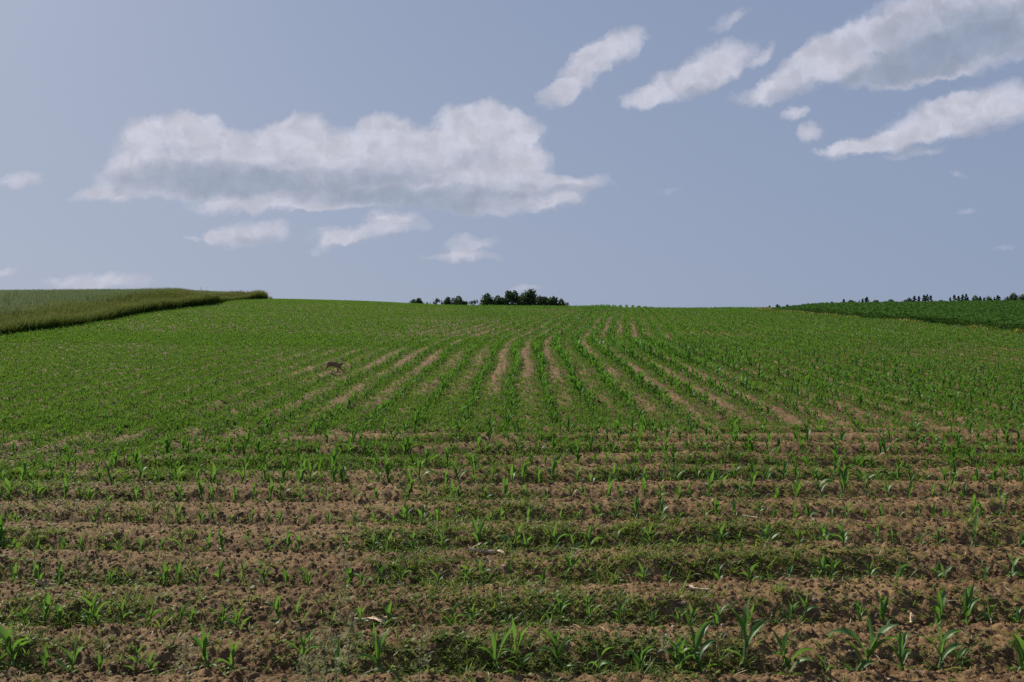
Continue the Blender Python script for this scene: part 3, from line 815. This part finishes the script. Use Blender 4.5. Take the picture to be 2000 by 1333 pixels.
V, F, A = scatter(lumps, pos, rng.random(len(X)) * 6.28, sz, rng.random(len(X)))
o = mk("pebbles", V, F, M_pebble, A); tag(o, "tiny pale pebbles scattered over the soil", "pebbles", kind='stuff')
# bits of straw litter
sp = []
for k in range(12):
    a_ = r_.uniform(0, 6.28); sp.append(ribbon((0, 0, .004), 0, .10, .005, r_.uniform(0, .35), r_.uniform(-.2, .7), nseg=3, nx=1, fold=.3, r=r_, wbase=.8, side=r_.uniform(-.8, .8)))
X, Y = rand_pts(1500, 2.8, 14, .82)
pos = np.stack([X, Y, ground(X, Y) + .006], 1)
V, F, A = scatter(sp, pos, rng.random(len(X)) * 6.28, rng.uniform(.3, 1.1, len(X)), rng.random(len(X)))
o = mk("straw_litter", V, F, M_dry, A); tag(o, "short bits of pale straw litter on the soil", "straw", kind='stuff')

def y_of(py): return 1.0 / ((py - 557.0) / (FPX * CAM_H))
def stone(px, py, w, label, flat=.6, seed=1):
    r = random.Random(seed); Yp = y_of(py); Xp = px_to_x(px, Yp)
    N, Mx = 9, 12; V = []
    for i_ in range(N + 1):
        th = math.pi * i_ / N
        for j_ in range(Mx):
            ph = 2 * math.pi * j_ / Mx
            d = Vector((math.sin(th) * math.cos(ph), math.sin(th) * math.sin(ph), math.cos(th)))
            V.append(d)
    planes = [(Vector((r.gauss(0, 1), r.gauss(0, 1), r.gauss(0, 1))).normalized(), r.uniform(.62, .9)) for _ in range(11)]
    out = []
    for d in V:
        k_ = 1.0
        for pn, pd in planes:
            c_ = d.dot(pn)
            if c_ > .05: k_ = min(k_, pd / c_)
        out.append((d.x * k_ * w, d.y * k_ * w * .8, d.z * k_ * w * flat))
    F = [(i_ * Mx + j_, i_ * Mx + (j_ + 1) % Mx, (i_ + 1) * Mx + (j_ + 1) % Mx, (i_ + 1) * Mx + j_) for i_ in range(N) for j_ in range(Mx)]
    o = mk("stone", np.array(out), np.array(F), M_stone, smooth=False)
    o.location = (Xp, Yp, G1(Xp, Yp) + w * flat * .35); o.rotation_euler = (0, 0, r.uniform(0, 6))
    return tag(o, label, "stone", "stones lying in the field")
stone(1520, 1076, .075, "largest grey stone, angular with a pale top, in the right foreground among maize", .8, 3)
stone(1335, 1202, .022, "small pale stone beside the short maize plant of the second full row", .7, 5)
stone(1300, 1197, .020, "small brown stone left of a paler one near the second full row", .7, 6)
stone(855, 902, .045, "pale round stone in the middle distance left of centre", .6, 7)
stone(38, 951, .06, "flat pale stone beside a grass clump at the left edge", .35, 8)
stone(1725, 898, .05, "flat whitish stone lying right of centre in the middle distance", .4, 9)
stone(1592, 1200, .02, "small whitish stone between two maize plants in the right foreground", .8, 10)
stone(1590, 1038, .035, "brownish stone on a bare ridge behind the largest grey stone", .6, 11)

def dry_stalk(px, py, w_px, ang, label, seed=1, thick=.010, leaves=2):
    r = random.Random(seed); Yp = y_of(py); Xp = px_to_x(px, Yp); L = w_px / (FPX / Yp)
    m = 9; tt = np.linspace(-.5, .5, m)
    xs_ = tt * L * math.cos(ang); ys_ = tt * L * math.sin(ang) + .02 * L * np.sin(tt * 9 + seed)
    zs_ = ground(Xp + xs_, Yp + ys_); zc = G1(Xp, Yp)
    zz = np.convolve(np.pad(zs_ - zc, 2, mode='edge'), np.ones(5) / 5, mode='valid') + thick * .9 + .012
    e_ = empty("dry_stalk", (Xp, Yp, zc), 0, label, "dry stalk", "dead maize stalks from last year")
    V, F, A = tube(np.stack([xs_, ys_, zz], 1), thick * (1 + .25 * (np.arange(m) % 3 == 0)) * np.linspace(1.1, .8, m), 7)
    mk("stem", V, F, M_dry, A, parent=e_)
    for q_ in range(leaves):
        i_ = r.randrange(1, m - 1)
        V, F, A = ribbon((xs_[i_], ys_[i_], zz[i_] + thick * .6), ang + r.choice([0, math.pi]) + r.uniform(-.7, .7), L * r.uniform(.35, .6), .022, r.uniform(.1, .5), r.uniform(.3, .8), nseg=8, nx=2, fold=.5, twist=r.uniform(-2, 2), wave=.25, r=r, side=r.uniform(-1, 1))
        mk("dry_leaf", V, F, M_dry, A, parent=e_)
    return e_
dry_stalk(735, 1222, 85, -.05, "forked pale dry stalk lying behind maize plants in the lower centre-left", 1, .011, 3)
dry_stalk(945, 1100, 62, -.08, "thick weathered dry stalk with curled husk on the bare ridge in the centre", 2, .013, 3)
dry_stalk(1258, 1148, 45, .05, "short dry stalk lying flat right of centre in the third full row", 3, .009, 0)
dry_stalk(1366, 1184, 42, -.45, "slanting dry stalk to the left of a maize plant in the right foreground", 4, .009, 1)
dry_stalk(90, 1158, 38, .3, "pale curled dry stalk with a twisted leaf near the left edge", 5, .007, 3)
dry_stalk(1465, 1034, 28, -.5, "small pale dry stalk on the ridge left of the largest stone", 6, .010, 0)
dry_stalk(1578, 1149, 22, -.1, "tiny pale dry stalk in the right foreground between two maize rows", 7, .008, 0)
dry_stalk(1115, 1095, 60, -.3, "thin dry stalk lying right of the thick weathered one", 8, .004, 1)
dry_stalk(1780, 1222, 16, 1.1, "stubby pale stalk piece standing up in the right foreground soil", 9, .009, 1)
dry_stalk(1590, 968, 34, -.1, "dry stalk fragment in the right middle distance", 10, .007, 1)

# =====================================================================
# FOREGROUND FLOWERING GRASSES
# =====================================================================
def panicle(pts_, r, spread, n, size):
    ps = []
    pts_ = np.asarray(pts_)
    for k in range(n):
        f = r.random(); i_ = f * (len(pts_) - 1); a_ = int(i_); b_ = min(a_ + 1, len(pts_) - 1)
        c = pts_[a_] + (pts_[b_] - pts_[a_]) * (i_ - a_)
        s_ = spread * (1 - .65 * f)
        az = r.uniform(0, 6.28); l = s_ * r.random()
        tip = c + np.array([math.cos(az) * l, math.sin(az) * l, r.uniform(-.2, .5) * l])
        V, F, A = tube([c, (c + tip) / 2 + [0, 0, .1 * l], tip], .0005, 3); A['tint'] = np.full(len(V), .2); ps.append((V, F, A))
        for q_ in range(7):
            o_ = tip + np.array([r.gauss(0, .005), r.gauss(0, .005), r.gauss(0, .006)])
            V, F, A = ribbon(o_, r.uniform(0, 6.28), size * r.uniform(.7, 1.3), size * .38, r.uniform(-.3, 1.4), .2, nseg=3, nx=1, fold=0, r=r, wbase=.6)
            A['tint'] = np.full(len(V), r.random()); ps.append((V, F, A))
    return join(ps)
def tall_grass(px_base, px_top, py_top, Yp, label, seed, n=26, spread=.05, head=.3, blades_=2):
    r = random.Random(seed)
    xb = px_to_x(px_base, Yp); xt = px_to_x(px_top, Yp); zt = CAM_H - (py_top - 666) / FPX * Yp; zb = G1(xb, Yp)
    e_ = empty("flowering_grass", (xb, Yp, zb), 0, label, "grass", "flowering grasses close to the camera")
    tt = np.linspace(0, 1, 12); P = np.stack([(xt - xb) * tt ** 1.8, .05 * np.sin(tt * 2 + seed), (zt - zb) * tt], 1)
    V, F, A = tube(P, np.linspace(.0030, .0012, 12), 5); A['tint'] = np.full(len(V), .4); mk("stem", V, F, M_gstem, A, parent=e_)
    k0 = int(12 * (1 - head)); V, F, A = panicle(P[k0:], r, spread * 1.15, int(n * 1.8), .012); mk("seed_head", V, F, M_seed, A, parent=e_)
    for q_ in range(blades_):
        i_ = r.randrange(3, 7)
        V, F, A = ribbon(P[i_], r.uniform(0, 6.28), r.uniform(.2, .35), .007, 1.2, 1.2, nseg=8, nx=2, fold=.4, r=r); A['tint'] = np.full(len(V), .5); mk("leaf", V, F, M_gstem, A, parent=e_)
tall_grass(640, 672, 1082, 2.9, "tallest flowering grass stem with brownish seed head, lower left of centre", 1, 26, .05, .34)
tall_grass(628, 640, 1222, 2.6, "flowering grass with wide pale seed head left of the tallest stem", 2, 34, .065, .30)
tall_grass(606, 612, 1232, 2.5, "leftmost of the tight cluster of flowering grasses at the bottom edge", 3, 24, .055, .24)
tall_grass(660, 690, 1205, 2.7, "flowering grass leaning right just beside the tallest stem", 4, 20, .05, .24)
tall_grass(800, 824, 1232, 2.6, "thin flowering grass standing alone right of the cluster", 5, 12, .05, .22, 1)
tall_grass(340, 352, 1255, 2.5, "faint flowering grass standing alone at the lower left", 6, 14, .05, .18, 1)
tall_grass(1294, 1300, 1232, 2.6, "dark thin flowering grass at the bottom right of centre", 7, 6, .03, .16, 1)

# =====================================================================
# TREES BEYOND THE CREST
# =====================================================================
M_lf_dark = leaf_mat("tree_leaf_dark", (.030, .060, .024), (.062, .104, .040), trans=(.08, .14, .03), tr=.25, gloss=.02)
M_lf_mid = leaf_mat("tree_leaf_mid", (.035, .070, .025), (.062, .105, .036), trans=(.08, .15, .03), tr=.3, gloss=.02)
M_lf_spr = leaf_mat("spruce_needles", (.024, .044, .026), (.044, .068, .036), tr=.15, gloss=.02)

def crown_mesh(r, kind):
    """unit-height crown from 0.12 to 1: many small leaf clumps spread through lobes"""
    c, lobes = [], []
    if kind == 'round':
        for k in range(11):
            a = r.uniform(0, 6.28); q_ = r.uniform(.05, .30); lobes.append((q_ * math.cos(a), q_ * math.sin(a), r.uniform(.28, .80), r.uniform(.13, .22)))
        lobes.append((0, 0, .82, .17))
    elif kind == 'sparse':
        for k in range(10):
            a = r.uniform(0, 6.28); q_ = r.uniform(.08, .30); lobes.append((q_ * math.cos(a), q_ * math.sin(a), r.uniform(.35, .92), r.uniform(.05, .10)))
    else:
        for k in range(70):
            f = k / 69; z_ = .10 + .88 * f; w_ = .36 * (1 - f) ** .75 + .01; a = r.uniform(0, 6.28); q_ = w_ * r.uniform(.3, .9)
            lobes.append((q_ * math.cos(a), q_ * math.sin(a), z_, .022 + .045 * (1 - f)))
    nl = {'round': 230, 'sparse': 60, 'spruce': 26}[kind]; V, F, T_ = [], [], []
    sz = {'round': .036, 'sparse': .026, 'spruce': .026}[kind]
    for lx, ly, lz, lr in lobes:
        tone = r.uniform(0, .8)
        for j in range(nl):
            d = Vector((r.gauss(0, 1), r.gauss(0, 1), r.gauss(0, 1))).normalized() * lr * r.uniform(.55, 1.08)
            if kind == 'spruce': d.z *= .5
            cpt = Vector((lx, ly, lz)) + d
            n_ = Vector((r.gauss(0, 1), r.gauss(0, 1), r.gauss(0, 1))).normalized(); a_ = n_.orthogonal().normalized(); b_ = n_.cross(a_); s_ = sz * r.uniform(.6, 1.3)
            i0 = len(V); V += [cpt + a_ * s_, cpt + b_ * s_ * .7, cpt - a_ * s_, cpt - b_ * s_ * .7]; F.append((i0, i0 + 1, i0 + 2, i0 + 3)); T_ += [min(1, max(0, tone + r.uniform(-.2, .2)))] * 4
    V = np.array([tuple(v_) for v_ in V]); return V, np.array(F), {'tint': np.array(T_), 'along': np.zeros(len(V))}

def trunk_mesh(r, kind):
    ps = [tube([(0, 0, -.03), (0.004, 0, .2), (-.004, .004, .5), (0, 0, .8 if kind != 'spruce' else .97)], [.024, .018, .012, .004], 7)]
    if kind != 'spruce':
        for k in range(9):
            a = r.uniform(0, 6.28); z0 = r.uniform(.2, .6); q_ = r.uniform(.15, .32)
            ps.append(tube([(0, 0, z0), (q_ * .5 * math.cos(a), q_ * .5 * math.sin(a), z0 + .10), (q_ * math.cos(a), q_ * math.sin(a), z0 + r.uniform(.15, .3))], [.009, .006, .002], 5))
    V, F, A = join(ps); return V, F, A

CR = {}
for kind, mats in (('round', (M_lf_dark, M_lf_mid)), ('sparse', (M_lf_dark, M_lf_mid)), ('spruce', (M_lf_spr,))):
    for q_ in range(4):
        r = random.Random(hash(kind) % 7 + q_ * 13 if False else {'round': 1, 'sparse': 2, 'spruce': 3}[kind] * 50 + q_)
        cv_, tv_ = crown_mesh(r, kind), trunk_mesh(r, kind)
        for mi, mm in enumerate(mats):
            CR[(kind, q_, mi)] = (cv_, tv_, mm)
meshcache = {}
def tree(px, py_top, w_px, Yp, kind, mi, label, group, name):
    var = int(px) % 4; cv_, tv_, mm = CR[(kind, var, mi)]
    Xp = px_to_x(px, Yp); zt = CAM_H + (666 - py_top) / FPX * Yp; zb = float(terrain(np.array([Xp]), np.array([Yp]))[0])
    Ht = zt - zb; Wm = w_px / FPX * Yp
    e_ = empty(name, (Xp, Yp, zb - .1), px * .7, label, "tree", group)
    key = (kind, var, mi)
    if key not in meshcache:
        c_ = mk("crown", cv_[0], cv_[1], mm, cv_[2], smooth=False, parent=e_)
        t_ = mk("trunk", tv_[0], tv_[1], M_bark, tv_[2], parent=e_); meshcache[key] = (c_.data, t_.data)
    else:
        c_ = bpy.data.objects.new("crown", meshcache[key][0]); COL.objects.link(c_); c_.parent = e_
        t_ = bpy.data.objects.new("trunk", meshcache[key][1]); COL.objects.link(t_); t_.parent = e_
    nat = {'round': .80, 'sparse': .66, 'spruce': .62}[kind]
    sxy = Wm / nat * (1.12 if kind == 'spruce' else 1.32)
    c_.scale = (sxy, sxy, Ht); t_.scale = (min(sxy, Ht), min(sxy, Ht), Ht)
    return e_
GC = "trees showing above the crest in the centre"
CT = [  # px, top, width, distance, kind, dark/mid, label
 (808, 583, 16, 262, 'round', 1, "low bush at the far left end of the central tree line", "bush"),
 (819, 580, 17, 255, 'round', 1, "low rounded bush, second from the left in the central tree line", "bush"),
 (838, 582, 9, 250, 'sparse', 1, "tiny see-through sapling left of the bare branched tree", "sapling"),
 (854, 573, 19, 252, 'sparse', 1, "thin see-through tree with bare branches, left part of the central line", "sparse_tree"),
 (866, 578, 8, 258, 'sparse', 1, "slender twiggy sapling right of the bare branched tree", "sapling"),
 (875, 578, 17, 250, 'round', 0, "small dark round tree, left of a wider dark one", "broadleaf_tree"),
 (896, 577, 27, 254, 'round', 0, "wide low dark tree left of the gap in the central line", "broadleaf_tree"),
 (912, 583, 12, 262, 'sparse', 1, "faint thin bush in the gap of the central line", "bush"),
 (922, 577, 19, 256, 'sparse', 0, "loose see-through tree standing in the gap of the central line", "sparse_tree"),
 (936, 579, 13, 258, 'sparse', 1, "thin pale tree just left of the pale green round tree", "sparse_tree"),
 (952, 571, 26, 248, 'round', 1, "pale green round tree, lightest crown of the central line", "broadleaf_tree"),
 (972, 576, 26, 250, 'round', 0, "dark lower tree between the pale round tree and the tall dark pair", "broadleaf_tree"),
 (993, 566, 28, 252, 'round', 0, "left one of the two tallest dark trees in the centre", "broadleaf_tree"),
 (1011, 570, 26, 262, 'sparse', 1, "thin lighter tree between the two tallest dark trees", "sparse_tree"),
 (1018, 576, 26, 258, 'round', 0, "low dark tree filling the space under the thin lighter one", "broadleaf_tree"),
 (1038, 563, 36, 250, 'round', 0, "tallest and widest dark tree of the central line", "broadleaf_tree"),
 (1061, 578, 32, 254, 'round', 0, "low dark tree right of the tallest tree", "broadleaf_tree"),
 (1082, 577, 30, 250, 'round', 0, "broad dark tree near the right end of the central line", "broadleaf_tree"),
 (1096, 582, 20, 252, 'round', 0, "small dark tree, second from the right end of the central line", "broadleaf_tree"),
 (1104, 587, 12, 248, 'sparse', 1, "last small see-through tree at the right end of the central line", "sparse_tree")]
for px, pt, w_, Yp, kd, mi, lb, nm in CT: tree(px, pt, w_, Yp, kd, mi, lb, GC, nm)
GRt = "trees showing above the bean field on the right"
def where(px, i): return "%s from the left in the line beyond the bean field" % ordinal(i)
RT = [(1503, 595, 5, 0), (1518, 593, 8, 0), (1538, 594, 9, 0), (1625, 588, 8, 1), (1648, 583, 8, 1), (1662, 585, 16, 0), (1678, 586, 5, 1), (1685, 582, 7, 1), (1693, 579, 10, 1), (1713, 585, 9, 0),
      (1740, 584, 18, 0), (1776, 581, 14, 0), (1786, 577, 9, 1), (1795, 577, 8, 1), (1805, 575, 9, 1), (1811, 574, 8, 1), (1818, 576, 8, 1), (1837, 585, 9, 0), (1856, 580, 7, 1), (1864, 575, 9, 1),
      (1872, 577, 9, 1), (1880, 574, 9, 1), (1887, 573, 9, 1), (1904, 576, 13, 0), (1914, 578, 9, 1), (1922, 580, 7, 1), (1930, 577, 10, 0), (1942, 579, 6, 1), (1949, 576, 11, 1), (1960, 584, 8, 0),
      (1968, 579, 7, 1), (1980, 571, 16, 0), (1998, 573, 12, 0)]
for i_, (px, pt, w_, sp_) in enumerate(RT):
    big = w_ >= 13
    if sp_: lb = "%s dark spruce, %s" % ("tall narrow" if pt < 578 else "small pointed", where(px, i_ + 1))
    else: lb = "%s round crowned tree, %s" % ("broad" if big else "low", where(px, i_ + 1))
    tree(px, pt, w_ * (2.5 if sp_ else 1.5), 285 + (i_ * 7) % 20, 'spruce' if sp_ else 'round', 0, lb, GRt, "spruce_tree" if sp_ else "broadleaf_tree")

# =====================================================================
# THE HARE
# =====================================================================
def skin_mesh(name, nodes, edges, mat, parent, sub=2):
    me = bpy.data.meshes.new(name); me.from_pydata([n_[0] for n_ in nodes], edges, [])
    o = bpy.data.objects.new(name, me); COL.objects.link(o)
    md = o.modifiers.new("skin", 'SKIN'); md.use_smooth_shade = True
    for v_, n_ in zip(me.skin_vertices[0].data, nodes): v_.radius = n_[1]
    me.skin_vertices[0].data[0].use_root = True
    ms_ = o.modifiers.new("sub", 'SUBSURF'); ms_.levels = sub; ms_.render_levels = sub
    dg = bpy.context.evaluated_depsgraph_get(); me2 = bpy.data.meshes.new_from_object(o.evaluated_get(dg))
    o.modifiers.clear(); o.data = me2; bpy.data.meshes.remove(me)
    me2.materials.clear(); me2.materials.append(mat)
    for p_ in me2.polygons: p_.use_smooth = True
    o.parent = parent
    return o
M_fur, t = new_mat("hare_fur")
tc = t.n('ShaderNodeTexCoord').outputs['Object']; sx = t.n('ShaderNodeSeparateXYZ', ins={0: tc})
n1 = t.n('ShaderNodeTexNoise', ins={'Vector': tc, 'Scale': 60.0, 'Detail': 3.0}).outputs[0]
fc = t.mix(t.rng(n1, .35, .65), (.14, .085, .048, 1), (.26, .17, .095, 1))
fc = t.mix(t.m('MULTIPLY', t.rng(sx.outputs[0], -.17, -.11, 1, 0), t.rng(sx.outputs[2], .26, .16, .35, .9)), fc, (.40, .27, .14, 1))   # sandy hind legs
fc = t.mix(t.m('MULTIPLY', t.rng(sx.outputs[2], .150, .125, 0, 1), t.rng(sx.outputs[0], .02, .08, .0, .5)), fc, (.26, .17, .10, 1))
p = t.n('ShaderNodeBsdfPrincipled', ins={'Base Color': fc, 'Roughness': .9}); p.inputs['Specular IOR Level'].default_value = .15
t.n('ShaderNodeOutputMaterial', ins={0: p.outputs[0]})
def plain(name, c, rough=.85):
    m, t = new_mat(name); tc = t.n('ShaderNodeTexCoord').outputs['Object']
    n1 = t.n('ShaderNodeTexNoise', ins={'Vector': tc, 'Scale': 80.0}).outputs[0]
    col = t.n('ShaderNodeHueSaturation', ins={'Color': (*c, 1), 'Value': t.rng(n1, .3, .7, .85, 1.15)}).outputs[0]
    p = t.n('ShaderNodeBsdfPrincipled', ins={'Base Color': col, 'Roughness': rough}); t.n('ShaderNodeOutputMaterial', ins={0: p.outputs[0]}); return m
M_white = plain("pale_fur", (.72, .66, .58)); M_black = plain("black_fur", (.015, .013, .012)); M_eye = plain("hare_eye", (.02, .012, .006), .15)

hy = y_of(729); hx = px_to_x(652, hy)
hare = empty("hare", (hx, hy, G1(hx, hy) + .015), R(4), "brown hare bounding to the right with ears upright in the weedy maize", "hare")
hare.scale = (1.05, 1.05, 1.0)
N_ = [((-.04, 0, .250), (.057, .072)),     # 0 loin (root)
      ((-.108, 0, .236), (.060, .074)),    # 1 haunch
      ((-.158, 0, .214), (.040, .048)),    # 2 rump
      ((.045, 0, .208), (.050, .062)),     # 3 ribs
      ((.108, 0, .172), (.042, .050)),     # 4 shoulder / chest
      ((.150, 0, .208), (.030, .033)),     # 5 neck
      ((.172, 0, .232), (.027, .032)),     # 6 head
      ((.205, 0, .220), (.019, .021)),     # 7 muzzle
      ((.226, 0, .211), (.011, .011)),     # 8 nose
      ((-.130, -.038, .195), (.044, .056)), ((-.150, -.046, .135), (.026, .030)), ((-.195, -.046, .105), (.016, .017)), ((-.222, -.046, .060), (.013, .013)), ((-.232, -.046, .035), (.012, .012)),   # 9-13 near hind
      ((-.150, .040, .195), (.034, .042)), ((-.185, .046, .150), (.019, .023)), ((-.228, .046, .125), (.012, .013)), ((-.250, .046, .075), (.010, .010)), ((-.256, .046, .050), (.008, .009)),     # 14-18 far hind
      ((.110, -.030, .130), (.026, .030)), ((.098, -.032, .080), (.015, .016)), ((.088, -.032, .030), (.012, .012)), ((.094, -.032, .006), (.012, .010)),    # 19-22 near fore
      ((.140, .030, .135), (.021, .025)), ((.175, .032, .085), (.012, .012)), ((.225, .032, .040), (.009, .009)), ((.252, .032, .015), (.010, .008))]         # 23-26 far fore
E_ = [(0, 1), (1, 2), (0, 3), (3, 4), (4, 5), (5, 6), (6, 7), (7, 8), (1, 9), (9, 10), (10, 11), (11, 12), (12, 13), (1, 14), (14, 15), (15, 16), (16, 17), (17, 18), (4, 19), (19, 20), (20, 21), (21, 22), (4, 23), (23, 24), (24, 25), (25, 26)]
skin_mesh("body", N_, E_, M_fur, hare)
def ear(y0, lean, mat):
    V, F, A = ribbon((.162, y0, .250), math.pi / 2 if y0 > 0 else -math.pi / 2, .118, .034, 1.50, .10, nseg=8, nx=4, fold=.7, r=random.Random(2), wbase=.6)
    V = V.copy(); V[:, 0] += (V[:, 2] - .250) * lean
    k_ = len(V); V2 = np.concatenate([V, V + np.array([.003, 0, 0])]); F2 = np.concatenate([F, F[:, ::-1] + k_])
    o = mk("ear", V2, F2, mat, parent=hare); return o
e1 = ear(-.014, .10, M_white); e2 = ear(.014, .38, M_fur)
for ex, ly, ln in ((e1, -.014, .10), (e2, .014, .38)):
    V, F, A = tube([(.162 + .088 * ln, ly * 1.3, .336), (.162 + .104 * ln, ly * 1.4, .354), (.162 + .118 * ln, ly * 1.4, .371)], [.0165, .014, .003], 8)
    tp = mk("ear_tip", V, F, M_black, parent=ex)
def ball(name, c, r3, mat, parent, n=8):
    V = [(c[0] + r3[0] * math.sin(math.pi * i_ / n) * math.cos(2 * math.pi * j_ / 10), c[1] + r3[1] * math.sin(math.pi * i_ / n) * math.sin(2 * math.pi * j_ / 10), c[2] + r3[2] * math.cos(math.pi * i_ / n)) for i_ in range(n + 1) for j_ in range(10)]
    F = [(i_ * 10 + j_, i_ * 10 + (j_ + 1) % 10, (i_ + 1) * 10 + (j_ + 1) % 10, (i_ + 1) * 10 + j_) for i_ in range(n) for j_ in range(10)]
    return mk(name, np.array(V), np.array(F), mat, parent=parent)
ball("eye", (.184, -.024, .236), (.007, .005, .007), M_eye, hare); ball("eye", (.184, .024, .236), (.007, .005, .007), M_eye, hare)
tl_ = ball("tail", (-.178, -.012, .245), (.014, .018, .034), M_white, hare); tl_['label'] = "white tail held up against the rump"
